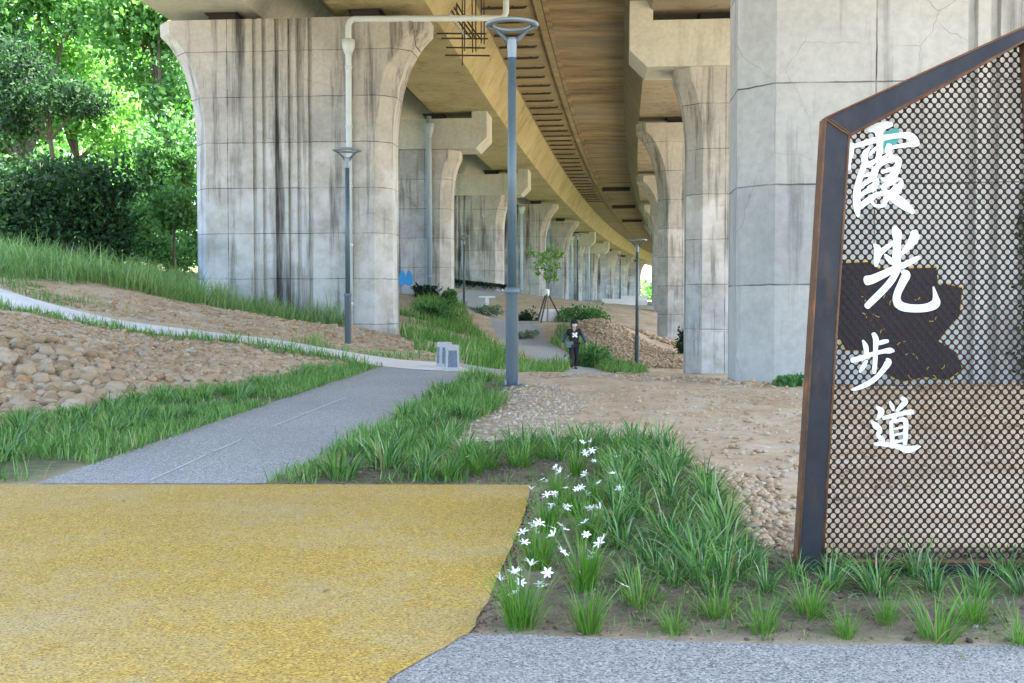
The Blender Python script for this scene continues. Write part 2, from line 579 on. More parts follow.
for x, y, z in [(-6, 0, 0), (-6, 4, 0), (0, 0, 0), (0, 5, 0), (6, 0, 0), (6, 5, 0), (-3, 7, 0), (3, 8, 0), (0, 10, 0), (4, 12, 0), (8, 12, 0),
                (-4, 10, 0), (12, 5, 0), (-12, 0, 0), (-15, -10, 0), (15, -10, 0), (0, -15, 0), (-2.5, 14, 0), (0, 14, 0), (2, 15, 0), (9, 16, 0),
                (12, 16, 0), (16, 20, 0), (-6.5, 8, 0), (1.0, 24, -.8), (2.6, 24, -.8), (4.4, 24, -.7), (8, 24, -.7), (12, 26, -.7), (6, 36, -1.15), (9, 36, -1.15),
                (6.3, 30, -1.0), (14, 50, -1.0), (20, 70, -.4), (13, 80, .2), (30, 30, -.3), (30, 0, 0), (60, -20, 0), (60, 60, 0), (60, 150, .5),
                (-60, 40, 5), (-60, 0, 4), (-30, 10, 1.5), (-40, -20, 2), (-80, 150, 6), (-30, 100, 4), (-12, 100, 2.4), (0, 120, 1.3), (10, 100, 1.0), (20, 150, .9),
                (100, 300, 1), (0, 300, 1.5), (-100, 300, 6), (-100, -30, 3), (100, -30, 0), (-100, 420, 8), (100, 420, 1), (40, 230, 1.0), (110, 100, 0), (-110, 80, 7),
                (-9, 19, .35), (-12, 14, .6), (-12, 22, 1.2), (-16, 28, 2.0), (-8, 5, 0), (-13, 8, .1)]:
    CP.append((x, y, z))
for a in [(450, 372, 19), (540, 376, 17.5), (640, 376, 17), (720, 381, 17), (575, 371, 37), (637, 370, 42), (610, 373, 33), (690, 378, 34), (530, 345, 50), (500, 330, 58),
          (470, 320, 66), (464, 325, 62), (600, 318, 51), (580, 322, 52), (640, 340, 50), (670, 358, 45), (655, 345, 56), (570, 322, 57), (545, 322, 57), (605, 308, 75), (625, 305, 90),
          (470, 345, 40), (440, 345, 33), (420, 320, 45), (430, 297, 55.5), (500, 291, 80), (460, 303, 66), (410, 352, 26), (480, 365, 24), (510, 372, 22),
          (395, 334, 35.5), (200, 310, 36), (290, 322, 36), (350, 348, 28), (300, 330, 29), (250, 318, 30), (200, 305, 31), (100, 285, 30), (0, 279, 28.5),
          (480, 368, 20), (380, 357, 21.5), (250, 340, 23.5), (150, 329, 25), (100, 322, 26), (0, 298, 27), (310, 368, 18.8), (200, 393, 14.5), (200, 350, 21.5),
          (100, 405, 13), (100, 360, 18.5), (50, 350, 18.5), (0, 425, 10.8), (0, 380, 14.5), (0, 340, 19), (0, 320, 22.5),
          (0, 255, 40), (100, 270, 42), (190, 290, 44), (0, 248, 60), (150, 268, 60), (560, 303, 107), (575, 303, 126)]:
    cp_px(*a)
CP = np.array(CP)


def _k(r):
    return np.sqrt(r * r + 1.5)


_A = _k(np.hypot(CP[:, None, 0] - CP[None, :, 0], CP[:, None, 1] - CP[None, :, 1]))
_n = len(CP)
_S = np.zeros((_n + 3, _n + 3))
_S[:_n, :_n] = _A + np.eye(_n) * -0.15
_S[:_n, _n] = 1
_S[:_n, _n + 1:] = CP[:, :2]
_S[_n, :_n] = 1
_S[_n + 1:, :_n] = CP[:, :2].T
_W = np.linalg.solve(_S, np.concatenate([CP[:, 2], np.zeros(3)]))


def ground(x, y):
    """Smooth lie of the land."""
    x = np.asarray(x, float)
    y = np.asarray(y, float)
    sh = x.shape
    xf, yf = x.ravel(), y.ravel()
    out = np.full(xf.shape, _W[_n])
    out = out + _W[_n + 1] * xf + _W[_n + 2] * yf
    for i in range(_n):
        out += _W[i] * _k(np.hypot(xf - CP[i, 0], yf - CP[i, 1]))
    # the paved corner by the camera is level
    f = np.clip((13.0 - np.hypot(xf * 0.85 - 0.5, yf - 4)) / 5.0, 0, 1)
    f = f * f * (3 - 2 * f)
    return (out * (1 - f)).reshape(sh)


def gz(x, y):
    return float(ground(np.array([x]), np.array([y]))[0])


def G(u, v):
    """Where the sight line of pixel (u, v) meets the ground (first hit beyond 2 m)."""
    ys = np.concatenate([np.arange(2.5, 30, 0.05), np.arange(30, 150, 0.25)])
    d = P(u, v, 1.0) - Vector((0, 0, CAMZ))
    xs = d.x * ys
    zs = CAMZ + d.z * ys
    h = ground(xs, ys)
    idx = np.nonzero(zs <= h)[0]
    i = idx[0] if len(idx) else len(ys) - 1
    return Vector((xs[i], ys[i], h[i]))


def poly_px(pts):
    return np.array([[*G(u, v).xy] for u, v in pts])


def inside(poly, x, y):
    x = np.asarray(x)
    y = np.asarray(y)
    r = np.zeros(x.shape, bool)
    n = len(poly)
    for i in range(n):
        x1, y1 = poly[i]
        x2, y2 = poly[(i + 1) % n]
        c = ((y1 > y) != (y2 > y)) & (x < (x2 - x1) * (y - y1) / (y2 - y1 + 1e-12) + x1)
        r ^= c
    return r


def sdist(poly, x, y):
    """Signed distance, negative inside."""
    x = np.asarray(x)
    y = np.asarray(y)
    d = np.full(x.shape, 1e9)
    n = len(poly)
    for i in range(n):
        a = poly[i]
        b = poly[(i + 1) % n]
        e = b - a
        t = np.clip(((x - a[0]) * e[0] + (y - a[1]) * e[1]) / (e @ e + 1e-12), 0, 1)
        d = np.minimum(d, np.hypot(x - a[0] - t * e[0], y - a[1] - t * e[1]))
    return np.where(inside(poly, x, y), -d, d)


def sstep(a, b, x):
    t = np.clip((x - a) / (b - a), 0, 1)
    return t * t * (3 - 2 * t)


# regions (world xy)
yel_r = G(530, 487)
yel_c = G(472, 633)
yel_b = G(392, 683)
YELLOW = np.array([[-16, 7.25], [yel_r.x, 7.12]] + [[*G(u, v).xy] for u, v in [(527, 508), (518, 535), (505, 565), (490, 600)]] +
                  [[yel_c.x, yel_c.y], [yel_b.x, yel_b.y], [yel_b.x - 1.4, -1.5], [-16, -1.5]])
STRIP = np.array([[yel_c.x - .05, yel_c.y - .02], [*G(760, 647).xy], [9, G(1024, 658).y - .05], [9, -1.5], [yel_b.x - 1.5, -1.5], [yel_b.x - .08, yel_b.y]])
GREYC = [((152, 484), 2.05), ((190, 466), 2.0), ((250, 438), 1.95), ((318, 405), 1.9), ((375, 381), 1.9), ((408, 371), 1.9)]
BED = np.concatenate([YELLOW[1:7], np.array([[*G(760, 643).xy], [6, G(1024, 650).y], [6, 5.6]]),
                      poly_px([(800, 560), (715, 470), (640, 442), (560, 440), (470, 445), (380, 470), (265, 486)])])
VERGE_R = poly_px([(262, 485), (330, 452), (400, 408), (455, 372), (505, 378), (522, 388), (498, 412), (462, 432), (445, 455), (470, 484)])
VERGE_L = poly_px([(-60, 484), (28, 484), (110, 462), (200, 432), (300, 398), (382, 364), (355, 360), (300, 372), (230, 388), (120, 398), (60, 412), (0, 425), (-60, 430)])
GRAVEL_A = poly_px([(505, 388), (560, 386), (585, 402), (560, 440), (470, 446), (455, 440), (490, 410)])
GRAVEL_B = np.array([[.3, 16.6], [3.3, 16.2], [3.4, 18.5], [.3, 19]])
GRAVEL_C = poly_px([(660, 450), (700, 470), (780, 480), (800, 560), (760, 560), (720, 500)])
GRAVEL_D = np.array([[3.4, 43], [7.2, 42], [8.2, 45.5], [6, 50], [3.4, 53], [2.4, 52], [3.0, 48]])


def strip(ctrl, n=90):
    """Catmull-Rom along [(x, y, halfwidth)] -> left/right edges."""
    c = np.array(ctrl, float)
    c = np.vstack([2 * c[0] - c[1], c, 2 * c[-1] - c[-2]])
    out = []
    segs = len(c) - 3
    for i in range(segs):
        p0, p1, p2, p3 = c[i:i + 4]
        m = max(2, n // segs)
        for t in np.linspace(0, 1, m, endpoint=(i == segs - 1)):
            out.append(0.5 * ((2 * p1) + (-p0 + p2) * t + (2 * p0 - 5 * p1 + 4 * p2 - p3) * t ** 2 + (-p0 + 3 * p1 - 3 * p2 + p3) * t ** 3))
    o = np.array(out)
    t = np.gradient(o[:, :2], axis=0)
    t /= np.linalg.norm(t, axis=1)[:, None] + 1e-9
    nrm = np.stack([-t[:, 1], t[:, 0]], 1)
    L = o[:, :2] + nrm * o[:, 2:3]
    Rr = o[:, :2] - nrm * o[:, 2:3]
    return L, Rr


def edges_strip(lp, rp, n=60):
    """Left and right edge polylines (xy) -> resampled pairs."""
    def res(p):
        p = np.array(p, float)
        c = np.vstack([2 * p[0] - p[1], p, 2 * p[-1] - p[-2]])
        o = []
        k = len(c) - 3
        for i in range(k):
            p0, p1, p2, p3 = c[i:i + 4]
            for t in np.linspace(0, 1, 12, endpoint=(i == k - 1)):
                o.append(0.5 * ((2 * p1) + (-p0 + p2) * t + (2 * p0 - 5 * p1 + 4 * p2 - p3) * t ** 2 + (-p0 + 3 * p1 - 3 * p2 + p3) * t ** 3))
        o = np.array(o)
        s = np.concatenate([[0], np.cumsum(np.linalg.norm(np.diff(o, axis=0), axis=1))])
        q = np.linspace(0, s[-1], n)
        return np.stack([np.interp(q, s, o[:, 0]), np.interp(q, s, o[:, 1])], 1)
    return res(lp), res(rp)


def gpx(u, v):
    p = G(u, v)
    return (p.x, p.y)


GL = [gpx(35, 485.5), gpx(120, 455), gpx(220, 421), gpx(310, 390), gpx(383, 366)]
GR = [gpx(265, 485.5), gpx(320, 459), gpx(385, 424), gpx(440, 390), gpx(478, 372)]
grey_L, grey_R = edges_strip(GL, GR)
WL = [(-14.2, 28.2), gpx(60, 307), gpx(150, 325), gpx(250, 337), gpx(340, 351), gpx(400, 360), gpx(450, 364)]
WR = [(-14.0, 26.4), gpx(60, 318), gpx(150, 333.5), gpx(250, 344), gpx(330, 357), gpx(383, 367), gpx(478, 373)]
white_L, white_R = edges_strip(WL, WR, 90)
FAR = [(-1.55, 19.2, 1.3), (-.1, 21.5, 1.2), (1.1, 24.5, 1.15), (2.2, 28, 1.1), (2.75, 32, 1.1), (2.5, 36.5, 1.1), (1.75, 41, 1.1), (.9, 47, 1.1), (-.2, 55, 1.15), (-1.5, 63, 1.2), (-2.6, 70, 1.2), (-1.6, 78, 1.2), (2, 88, 1.2)]
far_L, far_R = strip(FAR, 120)


def ring(L, Rr):
    return np.vstack([L, Rr[::-1]])


P_GREY, P_WHITE, P_FAR = ring(grey_L, grey_R), ring(white_L, white_R), ring(far_L, far_R)


def detail(x, y, base=True):
    """Returns (z, soil weights) of the rough ground."""
    z = ground(x, y)
    flat = np.minimum.reduce([sdist(q, x, y) for q in (YELLOW, STRIP, P_GREY, P_WHITE, P_FAR)])
    off = sstep(0.0, 0.5, flat)
    bed = sstep(0.25, -0.25, sdist(BED, x, y))
    verge = np.maximum(sstep(0.3, -0.3, sdist(VERGE_R, x, y)), sstep(0.3, -0.3, sdist(VERGE_L, x, y)))
    pile = np.exp(-(((x + 7.5) / 2.6) ** 2 + ((y - 15.5) / 4.0) ** 2))
    slope = sstep(-3.0, -5.0, x) * sstep(15, 19, y) * sstep(40, 33, y)
    rough = 0.05 + 0.05 * slope + 0.05 * pile
    rough = rough * (1 - 0.65 * bed) * (1 - 0.4 * verge)
    n = (fbm(x * 1.1, y * 1.1, 5, 3) - 0.5) * 2.2 * rough + (fbm(x * 4.5, y * 4.5, 3, 9) - 0.5) * rough * 0.8
    # tread-like ruts on the bare ground to the right
    rut = sstep(1.0, 2.5, x) * sstep(9, 11, y) * sstep(17, 15, y)
    n = n + rut * 0.022 * np.sin(y * 5.5 + 5.0 * fbm(x * .6, y * .6, 3, 5)) * fbm(x * .8, y * .8, 2, 8) * 1.6
    mound = 0.17 * pile
    # soil heaped a little against the paving edge of the bed
    bank = 0.05 * bed * sstep(0.05, 0.5, flat)
    near = sstep(200, 60, y)
    z = z + (n * near + mound + bank) * off - 0.035 * sstep(-0.08, -0.22, flat)
    gr = np.maximum.reduce([sstep(0.25, -0.3, sdist(q, x, y) + (fbm(x * 2, y * 2, 3, 21) - .5) * .8) for q in (GRAVEL_A, GRAVEL_B, GRAVEL_C, GRAVEL_D)])
    return z, bed, verge, gr, slope, flat


ys = np.concatenate([np.arange(-30, 2, 2.0), np.arange(2, 22, 0.11), np.arange(22, 60, 0.33), np.arange(60, 150, 1.5), np.arange(150, 900, 25.0)])
xs = np.concatenate([np.arange(-500, -110, 30.0), np.arange(-110, -20, 3.0), np.arange(-20, -12, 0.35), np.arange(-12, 10, 0.13), np.arange(10, 20, 0.5), np.arange(20, 110, 4.0), np.arange(110, 501, 30.0)])
X, Y = np.meshgrid(xs, ys)
Xc, Yc = np.clip(X, -110, 110), np.clip(Y, -30, 420)
Z, w_bed, w_verge, w_gr, w_slope, w_flat = detail(Xc, Yc)
nx, ny = len(xs), len(ys)
idx = np.arange(nx * ny).reshape(ny, nx)
faces = np.stack([idx[:-1, :-1], idx[:-1, 1:], idx[1:, 1:], idx[1:, :-1]], -1).reshape(-1, 4)


def ground_mat():
    m, nt, b = new_mat('bare_ground')
    tc = nt.nodes.new('ShaderNodeTexCoord')
    v = tc.outputs['Object']
    at = node(nt, 'ShaderNodeAttribute', attribute_name='soil')
    sp = node(nt, 'ShaderNodeSeparateColor', {0: at.outputs['Color']})
    n1 = noise(nt, v, 1.1, 8, 0.68)
    n2 = noise(nt, v, 9.0, 6, 0.7)
    n3 = noise(nt, v, 45.0, 3, 0.6)
    dirt = ramp(nt, n1, [(0.25, (0.33, 0.215, 0.12)), (0.42, (0.48, 0.355, 0.22)), (0.56, (0.55, 0.445, 0.305)), (0.72, (0.60, 0.53, 0.42))])
    dirt = mixc(nt, 0.6, dirt, ramp(nt, n2, [(0.3, 0.6), (0.65, 1.0)]), 'MULTIPLY')
    bed = ramp(nt, n2, [(0.3, (0.06, 0.043, 0.028)), (0.55, (0.13, 0.098, 0.065)), (0.75, (0.22, 0.175, 0.12))])
    moss = ramp(nt, noise(nt, v, 2.4, 6, 0.7), [(0.49, 0.0), (0.60, 0.75)])
    bed = mixc(nt, moss, bed, mixc(nt, n3, (0.07, 0.11, 0.03), (0.13, 0.17, 0.05)))
    gv = node(nt, 'ShaderNodeTexVoronoi', {'Vector': v, 'Scale': 17.0})
    gs = node(nt, 'ShaderNodeSeparateColor', {0: gv.outputs['Color']})
    grav = ramp(nt, gs.outputs[0], [(0.0, (0.38, 0.28, 0.18)), (0.6, (0.48, 0.39, 0.28)), (1.0, (0.56, 0.49, 0.38))])
    grav = mixc(nt, ramp(nt, gv.outputs['Distance'], [(0.3, 0.0), (0.65, 0.6)]), grav, (0.18, 0.15, 0.12))
    verge = ramp(nt, n2, [(0.3, (0.07, 0.075, 0.035)), (0.55, (0.11, 0.13, 0.05)), (0.75, (0.22, 0.19, 0.11))])
    col = mixc(nt, sp.outputs[2], dirt, grav)
    col = mixc(nt, sp.outputs[1], col, verge)
    col = mixc(nt, sp.outputs[0], col, bed)
    nt.links.new(col, b.inputs['Base Color'])
    b.inputs['Roughness'].default_value = 0.95
    h = math_n(nt, 'ADD', math_n(nt, 'MULTIPLY', n2, 0.8), math_n(nt, 'MULTIPLY', n3, 0.35))
    bump(nt, b, h, 0.9, 0.06)
    return m


M_ground = ground_mat()
terr = np_obj('ground', np.stack([X, Y, Z], -1).reshape(-1, 3), faces, M_ground, smooth=True)
terr['kind'] = 'structure'
# wooded/grassy belt to the left and beyond counts as vegetated soil
veg = sstep(-8, -16, Xc - 0.0) * sstep(30, 36, Yc)
veg = np.maximum(veg, sstep(60, 110, Yc) * 0.7)
veg = np.maximum(veg, sstep(-2.0, -3.0, Xc) * sstep(34, 37, Yc) * 0.3)
att = terr.data.color_attributes.new('soil', 'FLOAT_COLOR', 'POINT')
soil = np.stack([w_bed, np.clip(np.maximum(w_verge, veg), 0, 1), w_gr, np.ones_like(w_bed)], -1).reshape(-1)
att.data.foreach_set('color', soil.astype(np.float32))


def zr(x, y):
    """Rough ground height (arrays)."""
    return detail(np.asarray(x, float), np.asarray(y, float))[0]


def zr1(x, y):
    return float(zr(np.array([x]), np.array([y]))[0])


def draped(name, L, Rr, mat, lift, nc=10):
    n = len(L)
    t = np.linspace(0, 1, nc)
    pts = L[:, None, :] * (1 - t)[None, :, None] + Rr[:, None, :] * t[None, :, None]
    z = ground(pts[..., 0], pts[..., 1]) + lift
    v = np.concatenate([pts, z[..., None]], -1).reshape(-1, 3)
    ii = np.arange(n * nc).reshape(n, nc)
    f = np.stack([ii[:-1, :-1], ii[:-1, 1:], ii[1:, 1:], ii[1:, :-1]], -1).reshape(-1, 4)[:, ::-1]
    o = np_obj(name, v, f, mat, smooth=True)
    o['kind'] = 'structure'
    return o


def flat_poly(name, poly, mat, z):
    mb = MB()
    mb.add([(p[0], p[1], z) for p in poly], [tuple(range(len(poly)))])
    o = mb.build(name, mat)
    if o.data.polygons[0].normal.z < 0:
        o.data.flip_normals()
    o['kind'] = 'structure'
    return o




def worn_edge(poly, amp, seed):
    out = []
    n = len(poly)
    for i in range(n):
        a, b = poly[i], poly[(i + 1) % n]
        L = np.linalg.norm(b - a)
        k = max(1, int(L / .05)) if L < 14 and a[1] > 2 else 1
        for j in range(k):
            p = a + (b - a) * j / k
            nrm = np.array([-(b - a)[1], (b - a)[0]]) / L
            w = (float(fbm(np.array([p[0] * 9]), np.array([p[1] * 9]), 3, seed)[0]) - .5) * 2 * amp if j else 0.0
            out.append(p + nrm * w)
    return np.array(out)


flat_poly('yellow_paving', worn_edge(YELLOW, .011, 61), M_yellow, 0.012)
flat_poly('grey_paving', worn_edge(STRIP, .018, 62), M_grey_near, 0.008)
draped('grey_path', grey_L, grey_R, M_grey, 0.006)
draped('concrete_path', white_L, white_R, M_path, 0.012)
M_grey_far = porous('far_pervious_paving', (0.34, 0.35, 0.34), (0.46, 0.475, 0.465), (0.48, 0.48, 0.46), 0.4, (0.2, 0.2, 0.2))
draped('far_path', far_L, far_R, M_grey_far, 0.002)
# faint worn seam along the grey path
M_line = simple('worn_line', (0.50, 0.52, 0.52), 0.9, var=0.3, scale=9)
for (ua, va, ub, vb) in [(150, 481, 205, 456), (212, 453, 240, 440.5), (272, 427, 345, 398)]:
    um, vm = (ua + ub) / 2 + .6, (va + vb) / 2
    sm = edges_strip([gpx(ua, va), gpx(um, vm), gpx(ub, vb)], [gpx(ua + 2.6, va), gpx(um + 2.4, vm), gpx(ub + 2.0, vb)], 16)
    draped('path_marking', sm[0], sm[1], M_line, 0.010, 2)

# ------------------------------------------------------------------ viaduct
def edge_x(y):
    d = y - 36.0
    return -2.7 + 0.09 * d + 0.0003 * d * d


def yaw(y):
    return -math.atan(0.09 + 0.0006 * (y - 36.0))


TOP = 10.4
SOFFIT = 10.75
SLAB = 12.4


def sweep(prof, y0=1.0, y1=300.0, step=4.0):
    """prof: [(offset from the left girder's inner edge, z)] counter-clockwise seen from behind."""
    yl = np.arange(y0, y1 + 0.1, step)
    mb = MB()
    n = len(prof)
    vs = []
    for y in yl:
        a = -yaw(y)
        for o, z in prof:
            vs.append((edge_x(y) + o * math.cos(a), y - o * math.sin(a), z))
    fs = []
    for i in range(len(yl) - 1):
        for k in range(n):
            k2 = (k + 1) % n
            fs.append((i * n + k, (i + 1) * n + k, (i + 1) * n + k2, i * n + k2))
    fs.append(tuple(range(n)))
    fs.append(tuple(reversed(range((len(yl) - 1) * n, len(yl) * n))))
    return mb.add(vs, fs)


dl = empty('viaduct_deck', (edge_x(36) - 4, 36, SOFFIT), 0, 'concrete viaduct deck carried by the fluted piers on the tree side, yellowish inner web', 'bridge deck', 'parallel viaduct decks')
dr = empty('viaduct_deck', (edge_x(36) + 11, 36, SOFFIT), 0, 'concrete viaduct deck above the big pier behind the sign, brown board-marked slab underside', 'bridge deck', 'parallel viaduct decks')


def deck_part(name, prof, mat, par, **k):
    mb = sweep(prof, **k)
    o = par.location
    mb.v = [(x - o.x, y - o.y, z - o.z) for x, y, z in mb.v]
    return mb.build(name, mat, par)


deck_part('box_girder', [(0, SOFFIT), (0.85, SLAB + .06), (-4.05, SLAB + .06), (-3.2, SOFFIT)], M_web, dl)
deck_part('box_girder', [(-5.8, SOFFIT), (-4.95, SLAB + .05), (-9.85, SLAB + .05), (-9.0, SOFFIT)], M_cap, dl)
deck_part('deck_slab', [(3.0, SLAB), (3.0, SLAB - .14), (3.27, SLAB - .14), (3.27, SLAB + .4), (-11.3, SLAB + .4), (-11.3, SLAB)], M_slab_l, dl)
deck_part('parapet', [(-11.0, SLAB + .402), (-11.0, SLAB + 1.4), (-11.35, SLAB + 1.4), (-11.35, SLAB - .15), (-11.302, SLAB - .15), (-11.302, SLAB + .402)], M_cap, dl)
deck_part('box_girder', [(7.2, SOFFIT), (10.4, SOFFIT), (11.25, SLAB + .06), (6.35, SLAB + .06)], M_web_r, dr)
deck_part('box_girder', [(13.0, SOFFIT), (16.2, SOFFIT), (17.05, SLAB + .05), (12.15, SLAB + .05)], M_cap, dr)
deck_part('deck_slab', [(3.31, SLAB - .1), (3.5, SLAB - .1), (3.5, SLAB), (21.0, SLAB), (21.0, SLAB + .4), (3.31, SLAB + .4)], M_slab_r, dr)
deck_part('parapet', [(21.002, SLAB - .15), (21.05, SLAB - .15), (21.05, SLAB + 1.4), (20.7, SLAB + 1.4), (20.7, SLAB + .402), (21.002, SLAB + .402)], M_cap, dr)

# hooked steel brackets under the inner edge of the left slab
i = 0
y = 38.0
while y < 125:
    a = -yaw(y)
    mb = MB()
    l0, l1 = (0.95, 2.55)
    jit = random.uniform(-.15, .15)
    mb.tube([(l0, 0, -.07), (l1 + jit, 0, -.07), (l1 + .07 + jit, 0, -.02), (l1 + .08 + jit, 0, .05)], 0.045, 6)
    mb.box((l0 + .3, 0, -.03), (.06, .1, .07))
    mb.box((l1 - .4, 0, -.03), (.06, .1, .07))
    b = mb.build('pipe_bracket', M_bar, dl)
    b.location = Vector((edge_x(y), y, SLAB)) - dl.location
    b.rotation_euler = (0, 0, -a)
    y += 2.15 if y < 80 else 2.6
for y in (108, 128, 150):
    mb = MB()
    mb.box((0, 0, -.18), (2.7, .5, .36))
    b = mb.build('cross_beam', M_bar, dr)
    b.location = Vector((edge_x(y) + 4.85, y, SLAB)) - dr.location
    b.rotation_euler = (0, 0, yaw(y))


def pier(cx, y, label, w=3.3, T=2.0, flare=1.2, cap=False, base=None, flutes=True, pipe=None, group='viaduct piers', left_cap=1.9, right_cap=1.9, fl_c=-0.35, bearings=True, mat=None):
    gx = base if base is not None else gz(cx, y)
    root = empty('viaduct_pier', (cx, y, gx), yaw(y), label, 'pier', group)
    c = 0.5
    top = TOP - gx
    if cap:
        top -= 1.5
    H = 3.6 if not cap else 2.3
    fl = flare if not cap else 0.42
    lv = [(-1.5, 0.0), (1.4, 0), (top - H - .4, 0)]
    N = 12
    for k in range(1, N + 1):
        t = k / N * 0.93
        lv.append((top - H - .4 + H * k / N, fl * (1 - math.sqrt(1 - t * t)) / (1 - math.sqrt(1 - .93 ** 2))))
    lv.append((top, fl + .02))
    gro = []
    if flutes:
        gro = [fl_c + g for g in (-.95, -.63, -.2, .22, .53, .9)]
    vs, fs = [], []
    n = None
    for z, e in lv:
        W = w + e
        sec = [(-W + c, -T / 2)]
        for g in gro:
            sec += [(g - .07, -T / 2), (g - .05, -T / 2 + .08), (g + .05, -T / 2 + .08), (g + .07, -T / 2)]
        sec += [(W - c, -T / 2), (W, -T / 2 + c), (W, T / 2 - c), (W - c, T / 2), (-W + c, T / 2), (-W, T / 2 - c), (-W, -T / 2 + c)]
        n = len(sec)
        vs += [(s, t, z) for s, t in sec]
    for i in range(len(lv) - 1):
        for k in range(n):
            k2 = (k + 1) % n
            fs.append((i * n + k, i * n + k2, (i + 1) * n + k2, (i + 1) * n + k))
    fs.append(tuple(reversed(range(n))))
    fs.append(tuple(range((len(lv) - 1) * n, len(lv) * n)))
    MB().add(vs, fs).build('shaft', mat or M_pier, root)
    if cap:
        cl, cr_ = -w - left_cap, w + right_cap
        prof = [(cl, top + .55), (cl + .55, top + .002), (cr_ - .55, top + .002), (cr_, top + .55), (cr_, top + 2.15), (cr_ - .75, top + 2.15), (cr_ - .75, top + 1.5),
                (cl + .75, top + 1.5), (cl + .75, top + 2.15), (cl, top + 2.15)]
        m = len(prof)
        T2 = T / 2 + .12
        MB().add([(x, -T2, z) for x, z in prof] + [(x, T2, z) for x, z in prof],
                 [tuple(range(m)), tuple(reversed(range(m, 2 * m)))] + [(k, k + m, (k + 1) % m + m, (k + 1) % m) for k in range(m)]).build('cap_beam', M_cap, root)
    if bearings:
        for sx in (-2.4, 2.4):
            mb = MB()
            mb.box((sx, 0, TOP - gx + .17), (.9, 1.0, .30))
            mb.box((sx, 0, TOP - gx + .335), (1.1, 1.2, .05))
            mb.build('bearing', M_dark, root)
    if pipe is not None:
        px, mt, r = pipe
        mb = MB()
        zt = TOP - gx - .15
        yy = -T / 2 - r - .03
        if cap:
            yo = -T / 2 - .12 - r - .03
            mb.tube([(px, yo, TOP - gx + .1), (px, yo, TOP - gx - 1.6), (px, yy, TOP - gx - 2.1), (px, yy, .0)], r, 12)
        else:
            mb.tube([(px, yy, zt), (px, yy, -.1)], r, 12)
        for zc in np.arange(1.0, zt, 2.0):
            mb.lathe([(r + .012, -.05), (r + .02, -.02), (r + .02, .02), (r + .012, .05)], 12, (px, yy, zc))
        d = mb.build('downpipe', mt, root, True)
        hp = MB()
        zz = zt - .55
        hp.lathe([(r + .02, -.42), (r + .13, -.08), (r + .16, .0), (r + .16, .22), (r + .05, .25)], 12, (px, yy if not cap else yo, zz + .2))
        hp.build('hopper', mt, d)
    return root


GRP = 'viaduct piers'


def left_pier(D, off_right, label, **k):
    c = edge_x(D) + off_right - k.get('w', 3.3)
    return pier(c, D, label, **k)


def right_pier(D, off_left, label, **k):
    c = edge_x(D) + off_left + k.get('w', 3.3)
    return pier(c, D, label, **k)


L1 = left_pier(37.0, -1.25, 'broad flared concrete pier by the trees with dark water streaks and a white downpipe', fl_c=-.2, base=.5)
left_pier(57, -2.35, 'concrete pier with a notched cap beam and a blue graffiti mark at its foot', cap=True, pipe=(2.3, M_pipe_b, .13), base=1.5)
left_pier(81, -2.55, 'third pier on the tree side with a cap beam and a strip of green creeper', cap=True, base=2.0)
left_pier(105, -1.75, 'flared pier without cap beam behind the young staked tree', pipe=(1.2, M_pipe, .13))
left_pier(127, -1.5, 'flared pier beyond the staked tree, second past the creeper pier', pipe=(1.2, M_pipe_b, .13))
left_pier(152, -2.2, 'distant capped pier just past the two bare flared piers', cap=True, pipe=(2.2, M_pipe, .13))
left_pier(176, -2.2, 'distant capped pier above the white concrete barrier', cap=True, pipe=(2.2, M_pipe, .13))
left_pier(200, -1.6, 'far flared pier behind the white concrete barrier')
left_pier(226, -1.6, 'farthest but one pier in the row on the tree side')
left_pier(254, -1.6, 'farthest pier at the end of the row on the tree side')
R1 = right_pier(17.0, 7.75, 'huge cracked concrete pier standing right behind the perforated sign', w=4.0, fl_c=.25, base=0.0, flare=1.0, mat=M_pier_near)
right_pier(37, 8.45, 'capped concrete pier next to the gravel slope, half hidden by the big pier', cap=True, base=-1.15)
right_pier(57.5, 8.25, 'flared pier with brown dirt banked at its foot behind the capped pier', base=-.9, flare=1.15)
right_pier(81, 8.5, 'narrow sliver of flared pier behind two others on the sign side', flare=1.3)
right_pier(105, 8.4, 'fourth flared pier in the sign side row, almost hidden', flare=1.2)
right_pier(130, 8.4, 'fifth pier in the sign side row, seen as a thin strip', flare=1.2)

# white downpipe of the first pier: vertical run, hopper, elbow and long horizontal run to the slab
dp = empty('drain_pipe', (P(350, 330, 35.7).x, 35.7, gz(P(350, 330, 35.7).x, 35.7)), 0, 'white drainpipe running down the flared pier and across below the deck', 'drainpipe')
bx, by, bz = dp.location
zt = P(350, 19, 35.7).z - bz
e = P(506, 17, 35.7)
mb = MB()
mb.tube([(0, 0, -.2), (0, 0, zt - .22), (.05, 0, zt - .08), (.18, 0, zt), (e.x - bx - .18, 0, zt + .03), (e.x - bx - .05, 0, zt + .1), (e.x - bx, 0, zt + .22), (e.x - bx, 0, SLAB - bz - .02)], .098, 14)
mb.build('pipe', M_pipe, dp, True)
mb = MB()
mb.lathe([(.11, -.30), (.19, -.1), (.205, .0), (.205, .18), (.11, .22)], 14, (0, 0, zt - .85))
mb.build('hopper', M_pipe, dp, True)
for z in np.arange(.8, zt - 1.2, 1.9):
    mb = MB()
    mb.lathe([(.099, -.05), (.122, -.03), (.122, .03), (.099, .05)], 14, (0, 0, z))
    mb.box((0, .13, z), (.08, .2, .05))
    mb.build('pipe_clamp', M_pipe, dp, True)

